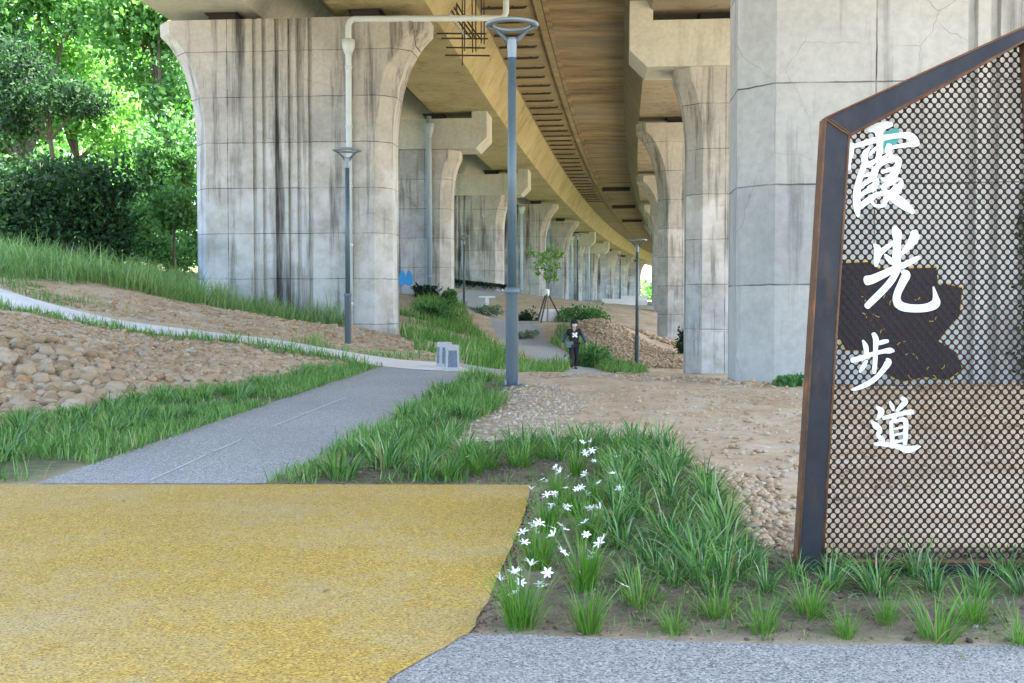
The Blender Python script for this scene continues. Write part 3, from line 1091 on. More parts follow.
# bundle of hanging reinforcement and tubes under the left slab near the first pier
hs = empty('hanging_rebar_frame', (P(465, 40, 39).x, 39, SLAB), yaw(39), 'dark frame of hanging rods and sloping tubes under the slab', 'rebar frame')
for k in range(9):
    mb = MB()
    x = -.65 + .17 * k + random.uniform(-.04, .04)
    yy = random.uniform(-.5, .5)
    zl = random.uniform(-2.9, -2.0) if k > 2 else random.uniform(-1.8, -1.0)
    mb.tube([(x, yy, .02), (x + random.uniform(-.03, .03), yy, zl)], .022, 6)
    mb.build('rod', M_bar, hs)
for k, (z, xa, xb) in enumerate([(-.5, -.6, 1.0), (-1.2, -.5, .95), (-1.75, -1.0, .75), (-1.9, -.85, .8), (-2.2, -.7, .7), (-2.45, -.75, .85)]):
    mb = MB()
    mb.tube([(xa, -.2 + .1 * k, z), (xb, -.2 + .1 * k, z - .05)], .03, 6)
    mb.build('rail', M_bar, hs)
for k in range(4):
    mb = MB()
    x0 = -1.05 + .16 * k
    pts = [(x0 + 1.15 * t ** 1.4, -.3 + .15 * k, .0 - 2.0 * t) for t in np.linspace(0, 1, 9)]
    mb.tube(pts, .04 if k == 0 else .028, 8)
    mb.build('sloping_tube', M_pipe if k == 0 else M_bar, hs, True)

# graffiti belongs to the piers it is painted on
def decal(name, root, pts, mat, T=2.0, lift=.004, thick=.004):
    """pts in the pier's face coordinates (s, z above base)."""
    n = len(pts)
    y0, y1 = -T / 2 - lift - thick, -T / 2 - lift + .002
    mb = MB().add([(s, y0, z) for s, z in pts] + [(s, y1, z) for s, z in pts],
                  [tuple(range(n)), tuple(reversed(range(n, 2 * n)))] + [(k, k + n, (k + 1) % n + n, (k + 1) % n) for k in range(n)])
    return mb.build(name, mat, root)


def face_pt(root, u, v, T=2.0):
    """Pixel -> the pier's front face coordinates."""
    M = Matrix.Translation(root.location) @ Matrix.Rotation(root.rotation_euler.z, 4, 'Z')
    Mi = M.inverted()
    o = Mi @ Vector((0, 0, CAMZ))
    d = Mi.to_3x3() @ (P(u, v, 1.0) - Vector((0, 0, CAMZ)))
    t = (-T / 2 - o.y) / d.y
    p = o + d * t
    return (p.x, p.z)


navy_out = [(828, 268), (868, 266), (880, 274), (936, 272), (938, 292), (946, 290), (962, 294), (959, 325), (948, 338), (938, 352), (956, 364), (962, 382), (948, 394), (925, 391),
            (902, 396), (880, 384), (866, 362), (846, 362), (836, 342), (829, 318)]
navy_out = [(u, 262 + (v - 266) * .92) for u, v in navy_out]
cx_ = sum(p[0] for p in navy_out) / len(navy_out)
cy_ = sum(p[1] for p in navy_out) / len(navy_out)
decal('graffiti_outline', R1, [face_pt(R1, cx_ + (u - cx_) * 1.022, cy_ + (v - cy_) * 1.03) for u, v in navy_out], M_ylw_spray, lift=.003)['label'] = 'yellow sprayed outline of the graffiti'
decal('graffiti', R1, [face_pt(R1, u, v) for u, v in navy_out], M_navy, lift=.009)['label'] = 'navy sprayed graffiti with pale scribbles'
scr = MB()
for k in range(18):
    u, v = random.uniform(860, 945), random.uniform(298, 380)
    a = random.uniform(0, 6.28)
    l = random.uniform(3, 8)
    p = [face_pt(R1, u + math.cos(a + .5 * s) * l * s, v + math.sin(a + .5 * s) * l * s) for s in (-1, -.3, .4, 1)]
    scr.tube([(q[0], -1.017, q[1]) for q in p], .006, 5)
scr.build('graffiti_scribble', M_ylw_spray, R1)['kind'] = 'stuff'
L2 = [o for o in COL.objects if o.get('label', '').startswith('concrete pier with a notched')][0]
for c0 in (402.3, 409.0):
    decal('graffiti', L2, [face_pt(L2, c0 + 3.7 * math.cos(t), 279.5 + 7.6 * math.sin(t) + 1.5 * math.cos(2 * t)) for t in np.linspace(0, 2 * math.pi, 17)[:-1]][::-1], M_blue_spray, lift=.005 + .004 * (c0 > 405))

# ------------------------------------------------------------------ sign
SY = 4.68


def S(u, v, y=SY):
    p = P(u, v, y)
    return (p.x, p.z)


sign = empty('trail_sign', (P(930, 585, SY).x, SY, 0), 0, 'slanted rusty steel frame with a perforated panel and white trail name', 'sign')
sx0 = sign.location.x


def plate(name, pts, y0, y1, parent, mats, bev=0.007):
    """A polygon in the sign's plane given depth; front faces steel, the rest rusty."""
    bm = bmesh.new()
    a = [bm.verts.new((x - sx0, y0 - SY, z)) for x, z in pts]
    f = bm.faces.new(a)
    r = bmesh.ops.extrude_face_region(bm, geom=[f])
    bmesh.ops.translate(bm, vec=(0, y1 - y0, 0), verts=[e for e in r['geom'] if isinstance(e, bmesh.types.BMVert)])
    bmesh.ops.recalc_face_normals(bm, faces=bm.faces[:])
    if bev:
        bmesh.ops.bevel(bm, geom=bm.edges[:], offset=bev, segments=2, affect='EDGES', profile=0.6)
    me = bpy.data.meshes.new(name)
    bm.normal_update()
    for f in bm.faces:
        f.material_index = 0 if f.normal.y < -0.995 else 1
    bm.to_mesh(me)
    bm.free()
    for m in mats:
        me.materials.append(m)
    return link(bpy.data.objects.new(name, me), parent)


def Q(pts, y=4.62):
    return [S(u, v, y) for u, v in pts]


zg = -0.12
lb = S(795.5, 592, 4.62)
lpost = Q([(795.5, 592), (824.5, 118), (850, 136), (822.5, 566), (820.5, 592)])
plate('frame_post', [(lpost[0][0] - .004, zg), lpost[0], lpost[1], lpost[2], lpost[3], (lpost[4][0], zg)], 4.62, 4.70, sign, (M_steel, M_rust))
plate('frame_post', [(S(1056, 566, 4.62)[0], zg), S(1052, 566, 4.62), S(1027, 41, 4.62), S(1053, 27, 4.62), S(1082, 592, 4.62), (S(1084, 592, 4.62)[0], zg)], 4.62, 4.70, sign, (M_steel, M_rust))
plate('frame_rail', Q([(825.6, 117), (1024, 26), (1052, 26.5), (1026.6, 40), (851, 135)]), 4.621, 4.699, sign, (M_steel, M_rust))
bz_ = S(822, 563, 4.62)[1]
plate('frame_rail', [(S(823.5, 563, 4.62)[0], bz_), (S(823.5, 563, 4.62)[0], zg), (S(1050.5, 563, 4.62)[0], zg), (S(1050.5, 563, 4.62)[0], bz_)], 4.618, 4.701, sign, (M_steel, M_rust))
# weld bead and flange lines at the mitred corner
mb = MB()
pc = [S(u, v, 4.617) for u, v in [(826, 119), (834, 125), (842, 130.5), (849, 135)]]
mb.tube([(x - sx0, 4.617 - SY, z) for x, z in pc], .0045, 6)
mb.build('weld_seam', M_rust, sign, True)

# rusty flange edges framing the dark steel faces
for pp in ([(849, 136), (836, 340), (822.8, 560)], [(849, 136), (940, 88), (1026, 40)], [(823, 562.5), (935, 562.5), (1050, 562.5)],
           [(825.5, 118), (811, 355), (796.5, 590)], [(825.5, 118), (925, 72), (1024, 27)]):
    xz = [S(u, v, 4.62) for u, v in pp]
    mb = MB()
    mb.tube([(x - sx0, 4.619 - SY, z) for x, z in xz], .0052, 6)
    mb.build('flange_edge', M_rust, sign, True)

# perforated panel
PY = 4.685
clip = np.array(Q([(808, 575), (838, 122), (1026, 32), (1038, 36), (1064, 575)], PY))
ppx = 8.35 / F * PY
ppz = 10.0 / F * PY
hr = 0.0116
nseg = 16
hv = []
for k in range(nseg):
    a = 2 * math.pi * k / nseg
    ca, sa = math.cos(a), math.sin(a)
    t = 1.0 / (abs(ca) / (ppx / 2) + abs(sa) / (ppz / 2))
    hv.append(((t * ca, t * sa), (hr * ca, hr * sa)))
minx, maxx = clip[:, 0].min(), clip[:, 0].max()
minz, maxz = clip[:, 1].min(), clip[:, 1].max()
cells = []
for r_ in range(int((maxz - minz) / (ppz / 2)) + 2):
    for c_ in range(int((maxx - minx) / ppx) + 2):
        cells.append((minx + (c_ + .5 * (r_ % 2)) * ppx, minz + r_ * ppz / 2))
cells = np.array(cells)
cells = cells[inside(clip, cells[:, 0], cells[:, 1])]
outer = np.array([h[0] for h in hv])
inner = np.array([h[1] for h in hv])
tk = 0.0015
nv = 3 * nseg     # outer front, inner front, inner back
vb = np.zeros((len(cells), nv, 3))
vb[:, :nseg, 0] = cells[:, None, 0] + outer[None, :, 0] - sx0
vb[:, :nseg, 2] = cells[:, None, 1] + outer[None, :, 1]
for j, yy in ((1, 0.0), (2, 2 * tk)):
    vb[:, j * nseg:(j + 1) * nseg, 0] = cells[:, None, 0] + inner[None, :, 0] - sx0
    vb[:, j * nseg:(j + 1) * nseg, 2] = cells[:, None, 1] + inner[None, :, 1]
    vb[:, j * nseg:(j + 1) * nseg, 1] = PY - SY + yy
vb[:, :nseg, 1] = PY - SY
k0 = np.arange(nseg)
k1 = (k0 + 1) % nseg
fb = np.concatenate([np.stack([k0, k1, nseg + k1, nseg + k0], 1), np.stack([nseg + k0, nseg + k1, 2 * nseg + k1, 2 * nseg + k0], 1)])
fall = (fb[None] + (np.arange(len(cells)) * nv)[:, None, None]).reshape(-1, 4)
pme = np_mesh('perforated_panel', vb.reshape(-1, 3), fall, M_panel)
bm = bmesh.new()
bm.from_mesh(pme)
bmesh.ops.remove_doubles(bm, verts=bm.verts[:], dist=0.0004)
bm.to_mesh(pme)
bm.free()
link(bpy.data.objects.new('perforated_panel', pme), sign)

LY = PY - 0.003


def cr_spline(pts, per=7):
    p = np.array(pts, float)
    if len(p) == 2:
        t = np.linspace(0, 1, per)[:, None]
        return p[0] * (1 - t) + p[1] * t
    c = np.vstack([2 * p[0] - p[1], p, 2 * p[-1] - p[-2]])
    o = []
    for i in range(len(c) - 3):
        p0, p1, p2, p3 = c[i:i + 4]
        for t in np.linspace(0, 1, per, endpoint=(i == len(c) - 4)):
            o.append(0.5 * ((2 * p1) + (-p0 + p2) * t + (2 * p0 - 5 * p1 + 4 * p2 - p3) * t * t + (-p0 + 3 * p1 - 3 * p2 + p3) * t ** 3))
    return np.array(o)


def character(strokes, origin, scale, label, fat=0.99):
    mb = MB()
    for si, st in enumerate(strokes):
        o = cr_spline(st)
        uv = o[:, :2] / scale + np.array(origin)
        wd = np.maximum(o[:, 2] * fat, 3) / scale / F * LY / 2
        xz = np.array([S(u, v, LY) for u, v in uv])
        t = np.gradient(xz, axis=0)
        t /= np.linalg.norm(t, axis=1)[:, None] + 1e-9
        nr = np.stack([-t[:, 1], t[:, 0]], 1)
        out = [p for p in (xz + nr * wd[:, None])]
        # rounded far end
        for a in np.linspace(math.pi / 2, -math.pi / 2, 7)[1:-1]:
            out.append(xz[-1] + (t[-1] * math.cos(a) * .6 + nr[-1] * math.sin(a)) * wd[-1])
        out += [p for p in (xz - nr * wd[:, None])[::-1]]
        for a in np.linspace(-math.pi / 2, math.pi / 2, 7)[1:-1]:
            out.append(xz[0] + (-t[0] * math.cos(a) * .6 + nr[0] * math.sin(a)) * wd[0])
        n = len(out)
        m = len(xz)
        yf = LY - 0.0025 - 0.00025 * si - SY
        yb = LY - SY + 0.001
        V = [(p[0] - sx0, yf, p[1]) for p in out] + [(p[0] - sx0, yb, p[1]) for p in out]
        fs = []
        # strip of quads between both sides plus fans at the ends
        A = list(range(m))
        B = list(range(m + 5, 2 * m + 5))[::-1]
        for k in range(m - 1):
            fs.append((A[k], A[k + 1], B[k + 1], B[k]))
        fs.append(tuple([A[-1]] + list(range(m, m + 5)) + [B[-1]]))
        fs.append(tuple([B[0]] + list(range(2 * m + 5, 2 * m + 10)) + [A[0]]))
        fs = [f[::-1] for f in fs]
        for k in range(n):
            k2 = (k + 1) % n
            fs.append((k, k2, k2 + n, k + n))
        mb.add(V, fs)
    o = mb.build('character', M_letter, sign)
    o['label'] = label
    return o


character([
    [(222, 88, 46), (285, 78, 52), (330, 66, 46), (368, 62, 26)],
    [(300, 82, 46), (285, 110, 50), (292, 150, 40), (290, 200, 38), (288, 250, 34), (268, 300, 22)],
    [(112, 188, 26), (98, 250, 40), (84, 300, 34), (92, 352, 20)],
    [(104, 206, 24), (170, 190, 30), (240, 168, 34), (310, 150, 34), (380, 138, 30), (440, 132, 34), (485, 140, 46), (520, 172, 46), (542, 190, 16)],
    [(535, 192, 22), (460, 196, 26), (390, 208, 20), (350, 216, 26)],
    [(352, 196, 30), (342, 230, 34), (362, 262, 26), (382, 268, 12)],
    [(222, 214, 14), (196, 250, 36), (188, 300, 34), (180, 318, 16)],
    [(268, 214, 18), (240, 240, 22), (225, 262, 12)],
    [(335, 262, 14), (300, 288, 24), (250, 306, 28), (215, 320, 20)],
    [(190, 322, 32), (172, 370, 34), (152, 440, 38), (140, 510, 44), (140, 590, 42), (146, 640, 28), (150, 662, 10)],
    [(180, 334, 24), (235, 318, 36), (268, 318, 38), (258, 362, 40), (246, 402, 34), (220, 420, 24)],
    [(190, 396, 16), (230, 384, 22), (258, 370, 16)],
    [(150, 478, 22), (200, 440, 26), (246, 418, 26), (268, 438, 34), (240, 462, 24), (212, 472, 14)],
    [(150, 534, 20), (200, 498, 28), (246, 480, 30), (268, 470, 16)],
    [(285, 330, 22), (330, 302, 26), (378, 288, 34), (412, 296, 34), (398, 350, 40), (376, 392, 44), (330, 420, 28), (300, 414, 14)],
    [(302, 372, 16), (340, 360, 24), (376, 346, 18)],
    [(310, 462, 24), (360, 440, 34), (414, 428, 36), (412, 460, 50), (378, 508, 52), (330, 546, 34), (312, 586, 24), (262, 590, 18), (236, 566, 16)],
    [(150, 606, 28), (190, 572, 36), (236, 540, 34), (274, 516, 26), (330, 512, 30)],
    [(318, 508, 20), (370, 532, 50), (420, 566, 58), (470, 604, 46), (506, 634, 22)],
    [(300, 466, 18), (330, 496, 20), (366, 506, 24)],
], (835, 115), 6.5, 'white brush character, topmost of the four', 1.1)
character([
    [(268, 52, 34), (286, 96, 66), (288, 140, 52), (284, 220, 54), (282, 300, 56), (290, 345, 40)],
    [(134, 168, 22), (158, 214, 54), (150, 262, 46), (142, 314, 20)],
    [(150, 236, 40), (200, 200, 36), (262, 154, 26)],
    [(400, 82, 44), (404, 118, 66), (374, 168, 50), (330, 218, 30), (296, 250, 16)],
    [(204, 236, 12), (232, 268, 36), (262, 296, 30)],
    [(78, 414, 66), (120, 404, 60), (190, 372, 52), (270, 334, 46), (350, 300, 40), (424, 262, 32), (436, 252, 12)],
    [(292, 340, 40), (250, 410, 46), (200, 470, 46), (130, 540, 46), (80, 590, 42)],
    [(326, 350, 30), (346, 376, 60), (322, 430, 54), (290, 500, 50), (284, 550, 54), (318, 590, 58), (400, 604, 54), (490, 598, 56), (548, 570, 62), (548, 520, 34), (534, 458, 10)],
], (855, 220), 6.833, 'white brush character, second from the top')
character([
    [(176, 46, 22), (188, 76, 30), (186, 130, 24), (184, 190, 24), (178, 250, 22)],
    [(192, 100, 16), (222, 90, 24), (250, 84, 18)],
    [(120, 82, 12), (134, 112, 26), (140, 150, 22)],
    [(62, 186, 26), (110, 174, 28), (160, 156, 24), (220, 140, 22), (262, 134, 30), (282, 136, 12)],
    [(140, 188, 14), (122, 218, 24), (104, 246, 14)],
    [(248, 178, 16), (252, 196, 36), (228, 234, 28), (186, 280, 26), (130, 316, 26), (80, 336, 18), (58, 340, 6)],
], (840, 325), 5.256, 'white brush character, third from the top')
character([
    [(192, 430, 14), (216, 452, 32), (206, 480, 24), (190, 498, 8)],
    [(262, 404, 10), (272, 426, 22), (280, 448, 14)],
    [(324, 384, 20), (342, 402, 30), (318, 430, 24), (298, 452, 14)],
    [(226, 490, 18), (270, 478, 22), (330, 464, 22), (372, 458, 30), (386, 464, 10)],
    [(300, 470, 18), (284, 492, 16), (268, 508, 12)],
    [(268, 508, 18), (270, 560, 22), (274, 606, 24), (276, 624, 16)],
    [(272, 512, 12), (310, 500, 18), (342, 502, 26), (344, 560, 24), (340, 626, 22)],
    [(286, 546, 11), (330, 536, 11)],
    [(286, 578, 11), (330, 568, 11)],
    [(280, 616, 14), (336, 606, 14)],
    [(166, 506, 12), (188, 530, 34), (208, 552, 24), (198, 578, 20), (222, 606, 26), (200, 626, 20), (178, 628, 8)],
    [(180, 624, 12), (232, 626, 24), (300, 638, 26), (350, 654, 36), (392, 646, 26), (420, 638, 8)],
], (840, 325), 5.256, 'white brush character, lowest of the four')
mb = MB()
tp = [(303, 126), (340, 104), (398, 80), (416, 100), (420, 150), (398, 190), (350, 206), (322, 226), (304, 214)]
xz = [S(835 + a / 6.5, 115 + b / 6.5, PY - .0012) for a, b in tp]
n = len(xz)
mb.add([(x - sx0, PY - .0018 - SY, z) for x, z in xz] + [(x - sx0, PY - .0004 - SY, z) for x, z in xz],
       [tuple(range(n)), tuple(reversed(range(n, 2 * n)))] + [(k, k + n, (k + 1) % n + n, (k + 1) % n) for k in range(n)])
mb.build('emblem', M_teal, sign)['label'] = 'small teal patch behind the top character'

# ------------------------------------------------------------------ lamps
def make_lamp(loc, label, h=5.0):
    root = empty('street_lamp', loc, 0, label, 'street lamp', 'path lamps under the viaduct')
    mb = MB()
    mb.lathe([(.088, -.25), (.088, 1.30), (.082, 1.34)], 20)
    low = mb.build('lower_pole', M_pole_lo, root, False)
    mb = MB()
    mb.lathe([(.095, 1.29), (.104, 1.31), (.104, 1.355), (.09, 1.375)], 20)
    mb.build('collar', M_pole, low)
    mb = MB()
    mb.lathe([(.064, 1.36), (.056, h - .42)], 20)
    mb.build('upper_pole', M_pole, root, True)
    mb = MB()
    mb.lathe([(.060, h - .44), (.060, h - .36), (.066, h - .30), (.072, h - .20), (.058, h - .17)], 18)
    head = mb.build('lamp_head', M_head, root, False)
    for s in (-1, 1):
        m2 = MB()
        m2.tube([(s * .035, 0, h - .26), (s * .10, 0, h - .17), (s * .22, 0, h - .055), (s * .31, 0, h - .015)], [.035, .032, .022, .016], 8)
        m2.build('arm', M_pole, head, True)
    prof = [(.250, 0), (.262, .028), (.32, .045), (.365, .03), (.375, .008), (.36, -.012), (.27, -.012)]
    m3 = MB()
    seg = 40
    vs, fs = [], []
    for r, z in prof:
        for k in range(seg):
            a = 2 * math.pi * k / seg
            vs.append((r * math.cos(a), r * math.sin(a), h + z))
    np_ = len(prof)
    for i in range(np_):
        i2 = (i + 1) % np_
        for k in range(seg):
            k2 = (k + 1) % seg
            fs.append((i * seg + k, i * seg + k2, i2 * seg + k2, i2 * seg + k))
    m3.add(vs, fs)
    m3.build('ring', M_head, head, True)
    m4 = MB()
    m4.lathe([(.15, -.06), (.15, .012), (.13, .025), (.09, .03)], 20)
    bp = m4.build('base_plate', M_pole_lo, root)
    for k in range(4):
        a = math.pi / 4 + k * math.pi / 2
        m5 = MB()
        m5.lathe([(.014, .0), (.014, .07), (.009, .08)], 8, (.125 * math.cos(a), .125 * math.sin(a), 0))
        m5.build('anchor_bolt', M_head, bp)
    return root


lamp = None
for u, D, lab in [(512, 15.4, 'tall grey ring-headed lamp post standing where the green verge meets the dirt'),
                  (348, 28.2, 'grey ring-headed lamp post in front of the white drainpipe'),
                  (637, 42, 'ring-headed lamp post at the foot of the gravel slope, behind the walker'),
                  (464, 62, 'thin dark lamp post beside the bend of the far path'),
                  (577.5, 82, 'thin dark lamp post rising behind the feathery bush'),
                  (620, 108, 'small far lamp post in front of the white barrier'),
                  (648, 150, 'farthest lamp post, a thin line at the end of the path')][:6]:
    x = (u - CU) / F * D
    loc = (x, D, zr1(x, D) - (0.0 if D < 40 else .05))
    if lamp is None:
        lamp = make_lamp(loc, lab)
    else:
        c = copy_tree(lamp)
        c.location = loc
        c.rotation_euler.z = random.uniform(-.3, .3)
        c['label'] = lab

# ------------------------------------------------------------------ bollards and other small fixtures
def bollard(px, py, label, rz, s=1.0):
    p = G(px, py)
    root = empty('bollard', (p.x, p.y, gz(p.x, p.y) + .01), rz, label, 'bollard', 'stone bollards at the path junction')
    mb = MB()
    w0, w1, h = .148 * s, .128 * s, .52 * s
    bm = bmesh.new()
    v0 = [bm.verts.new((a * w0, b * w0, -.05)) for a, b in ((-1, -1), (1, -1), (1, 1), (-1, 1))]
    v1 = [bm.verts.new((a * w1, b * w1, h)) for a, b in ((-1, -1), (1, -1), (1, 1), (-1, 1))]
    bm.faces.new(v0[::-1])
    bm.faces.new(v1)
    for k in range(4):
        bm.faces.new((v0[k], v0[(k + 1) % 4], v1[(k + 1) % 4], v1[k]))
    bmesh.ops.bevel(bm, geom=bm.edges[:], offset=.018, segments=2, affect='EDGES', profile=.7)
    me = bpy.data.meshes.new('block')
    bm.to_mesh(me)
    bm.free()
    me.materials.append(M_stone_l)
    link(bpy.data.objects.new('block', me), root)
    for k in range(4):
        a = k * math.pi / 2
        M = Matrix.Rotation(a, 4, 'Z')
        z0, z1 = .07 * s, .41 * s

        def off(z):
            return w0 + (w1 - w0) * (z + .05) / (h + .05) + .004
        q = []
        for d in (0.0, -.02):
            q += [M @ Vector((-.095 * s, -off(z0) - d * -1 * 0 + -d * 1, z0)), M @ Vector((.095 * s, -off(z0) - d, z0)), M @ Vector((.085 * s, -off(z1) - d, z1)), M @ Vector((-.085 * s, -off(z1) - d, z1))]
        m = MB().add(q, [(0, 1, 2, 3), (7, 6, 5, 4), (0, 4, 5, 1), (1, 5, 6, 2), (2, 6, 7, 3), (3, 7, 4, 0)])
        m.build('pebble_face', M_stone_d, root)
    return root


bollard(444.6, 367.0, 'pale stone bollard with a worn face, the one nearer the tree-side slope', .35, .86)
bollard(452.0, 371.0, 'stone bollard with a dark blue pebbled face in front of the paler one', .15, .86)


def t_post(u, v, D, label):
    p = P(u, v, D)
    z = zr1(p.x, p.y)
    root = empty('path_bench', (p.x, p.y, z), .2, label, 'bench', 'white benches by the far path')
    mb = MB()
    mb.box((0, 0, .30), (.22, .2, .72), bev=.02)
    mb.build('leg', M_white, root)
    mb = MB()
    mb.box((0, 0, .70), (1.0, .42, .09), bev=.02)
    mb.build('top', M_white, root)


t_post(487, 306, 70, 'small white T-shaped bench on the outer side of the far path bend')
t_post(524, 313, 61, 'small white T-shaped bench half hidden behind the tall lamp post')

pb = P(551, 322, 55.4)
root = empty('planter_block', (pb.x, pb.y, zr1(pb.x, pb.y)), .1, 'white rounded concrete block behind the staked young tree', 'concrete block')
mb = MB()
mb.box((0, 0, .26), (1.2, .55, .66), bev=.09)
mb.build('block', M_white, root, True)
for (u, v, D, L, h, lab) in [(620, 306.5, 95, 3.1, .55, 'long white concrete barrier at the far end of the brown dirt'), (634, 301.5, 118, 2.8, .5, 'second white barrier farther off behind the long one')]:
    p = P(u, v, D)
    root = empty('concrete_barrier', (p.x, p.y, p.z), -.1, lab, 'barrier', 'white concrete barriers')
    mb = MB()
    q = [(-.3, -.4), (.3, -.4), (.3, .12), (.12, .3), (.09, h + .12), (-.09, h + .12), (-.12, .3), (-.3, .12)]
    n = len(q)
    mb.add([(-L / 2, y, z) for y, z in q] + [(L / 2, y, z) for y, z in q], [tuple(range(n)), tuple(reversed(range(n, 2 * n)))] + [(k, k + n, (k + 1) % n + n, (k + 1) % n) for k in range(n)])
    mb.build('wall_block', M_white, root)

# ------------------------------------------------------------------ vegetation
def blades(pos, az, length, width, lean, curl, segs=3):
    """Arched blades: arrays of n. Returns verts, quads."""
    n = len(pos)
    t = np.linspace(0, 1, segs + 1)
    ang = lean[:, None] + curl[:, None] * t[None, :] ** 1.3          # angle from vertical along the blade
    st = (length / segs)[:, None]
    dr = np.sin(ang) * st
    dz = np.cos(ang) * st
    rr = np.concatenate([np.zeros((n, 1)), np.cumsum(dr[:, :-1], 1)], 1)
    zz = np.concatenate([np.zeros((n, 1)), np.cumsum(dz[:, :-1], 1)], 1)
    ca, sa = np.cos(az)[:, None], np.sin(az)[:, None]
    tw = RNG.uniform(-.6, .6, n)[:, None]
    px, py = -np.sin(az + tw[:, 0])[:, None], np.cos(az + tw[:, 0])[:, None]
    prof = np.array([0.75, 1.0, 0.75, 0.06]) if segs == 3 else np.interp(t, [0, .3, .7, 1], [.7, 1, .75, .05])
    hw = width[:, None] / 2 * prof[None, :]
    cx, cy, cz = pos[:, 0:1] + rr * ca, pos[:, 1:2] + rr * sa, pos[:, 2:3] + zz
    v = np.stack([np.stack([cx - px * hw, cy - py * hw, cz], -1), np.stack([cx + px * hw, cy + py * hw, cz], -1)], 2)   # n, segs+1, 2, 3
    v = v.reshape(n, (segs + 1) * 2, 3)
    f = np.array([[2 * i, 2 * i + 1, 2 * i + 3, 2 * i + 2] for i in range(segs)])
    fa = (f[None] + (np.arange(n) * (segs + 1) * 2)[:, None, None]).reshape(-1, 4)
    return v.reshape(-1, 3), fa


def clump_mesh(name, n, rad, l0, l1, w0, w1, lean, curl, mat, segs=4):
    r = rad * np.sqrt(RNG.uniform(0, 1, n))
    a = RNG.uniform(0, 2 * np.pi, n)
    pos = np.stack([r * np.cos(a), r * np.sin(a), np.full(n, -.015)], 1)
    az = a + RNG.normal(0, .5, n)
    le = np.abs(RNG.normal(0, lean, n)) * (0.4 + r / rad)
    v, f = blades(pos, az, RNG.uniform(l0, l1, n), RNG.uniform(w0, w1, n), le, RNG.uniform(.3, 1.0, n) * curl, segs)
    return np_mesh(name, v, f, mat, smooth=True)


def leaf_cloud(ell, n, size, clumpy=16, seed=0, flat=0.0, spread=.30):
    """Leaf quads gathered in clumps inside ellipsoids [(centre, radii)]."""
    rg = np.random.default_rng(seed)
    vol = np.array([r[0] * r[1] * r[2] for _, r in ell]) ** .7
    vol /= vol.sum()
    pts = []
    for (c, r), w in zip(ell, vol):
        k = max(4, int(n * w))
        m = max(5, int(clumpy))
        d = rg.normal(size=(m, 3))
        d /= np.linalg.norm(d, axis=1)[:, None]
        cc = d * (rg.uniform(.35, 1.0, m) ** .5)[:, None]
        pick = rg.integers(0, m, k)
        p = cc[pick] + rg.normal(0, 1, (k, 3)) * spread * rg.uniform(.5, 1.2, m)[pick][:, None]
        pts.append(np.array(c) + p * np.array(r))
    p = np.concatenate(pts)
    k = len(p)
    d = rg.normal(size=(k, 3))
    d[:, 2] = d[:, 2] * (1 - flat) - .35
    d /= np.linalg.norm(d, axis=1)[:, None]
    w = np.cross(d, rg.normal(size=(k, 3)))
    w /= np.linalg.norm(w, axis=1)[:, None] + 1e-9
    s = size * rg.uniform(.55, 1.35, k)[:, None]
    nrm = np.cross(d, w)
    v = np.stack([p - d * s * .5, p + w * s * .3 + nrm * s * .08, p + d * s * .55, p - w * s * .3 + nrm * s * .08], 1).reshape(-1, 3)
    f = np.arange(4 * k).reshape(k, 4)
    return v, f


def E(u, v, D, ru, rv, rd=None):
    c = P(u, v, D)
    k = D / F
    return (tuple(c), (ru * k, (rd if rd is not None else (ru + rv) / 2) * k, rv * k))


def tree(name, label, base, ell, n, size, mat, trunk_r, group=None, bark=None, seed=0, cat='tree', clumpy=16, spread=.3):
    bx, by = base
    bz = gz(bx, by)
    root = empty(name, (bx, by, bz), 0, label, cat, group)
    mb = MB()
    rg = random.Random(seed)
    top = max(ell, key=lambda e: e[0][2])[0]
    fork = Vector((bx + (top[0] - bx) * .25, by + (top[1] - by) * .25, bz + (min(e[0][2] - e[1][2] * .6 for e in ell) - bz) * .9))
    if fork.z < bz + .4:
        fork.z = bz + .4
    o = Vector((bx, by, bz))

    def limb(a, b, r0, r1, k=6):
        pts, rr = [], []
        side = Vector((rg.uniform(-1, 1), rg.uniform(-1, 1), 0)) * (b - a).length * .06
        for i in range(k + 1):
            t = i / k
            pts.append(a.lerp(b, t) + side * math.sin(t * math.pi) - o)
            rr.append(r0 + (r1 - r0) * t)
        mb.tube(pts, rr, 8)
    limb(o - Vector((0, 0, .3)), fork, trunk_r * 1.15, trunk_r * .8)
    for c, r in ell:
        c = Vector(c)
        limb(fork - Vector((0, 0, trunk_r * .5)), c + Vector((0, 0, r[2] * .3)), trunk_r * .6, trunk_r * .15)
        for j in range(3):
            d = Vector((rg.uniform(-1, 1) * r[0], rg.uniform(-1, 1) * r[1], rg.uniform(-.2, .8) * r[2])) * .75
            limb(c.lerp(fork, .25), c + d, trunk_r * .22, trunk_r * .06, 4)
    mb.build('trunk', bark or M_bark, root, True)
    v, f = leaf_cloud(ell, n, size, seed=seed + 5, clumpy=clumpy, spread=spread)
    v = v - np.array([bx, by, bz])
    np_obj('crown', v, f, mat, root)
    return root


def bx_(u, D):
    return ((u - CU) / F * D, D)


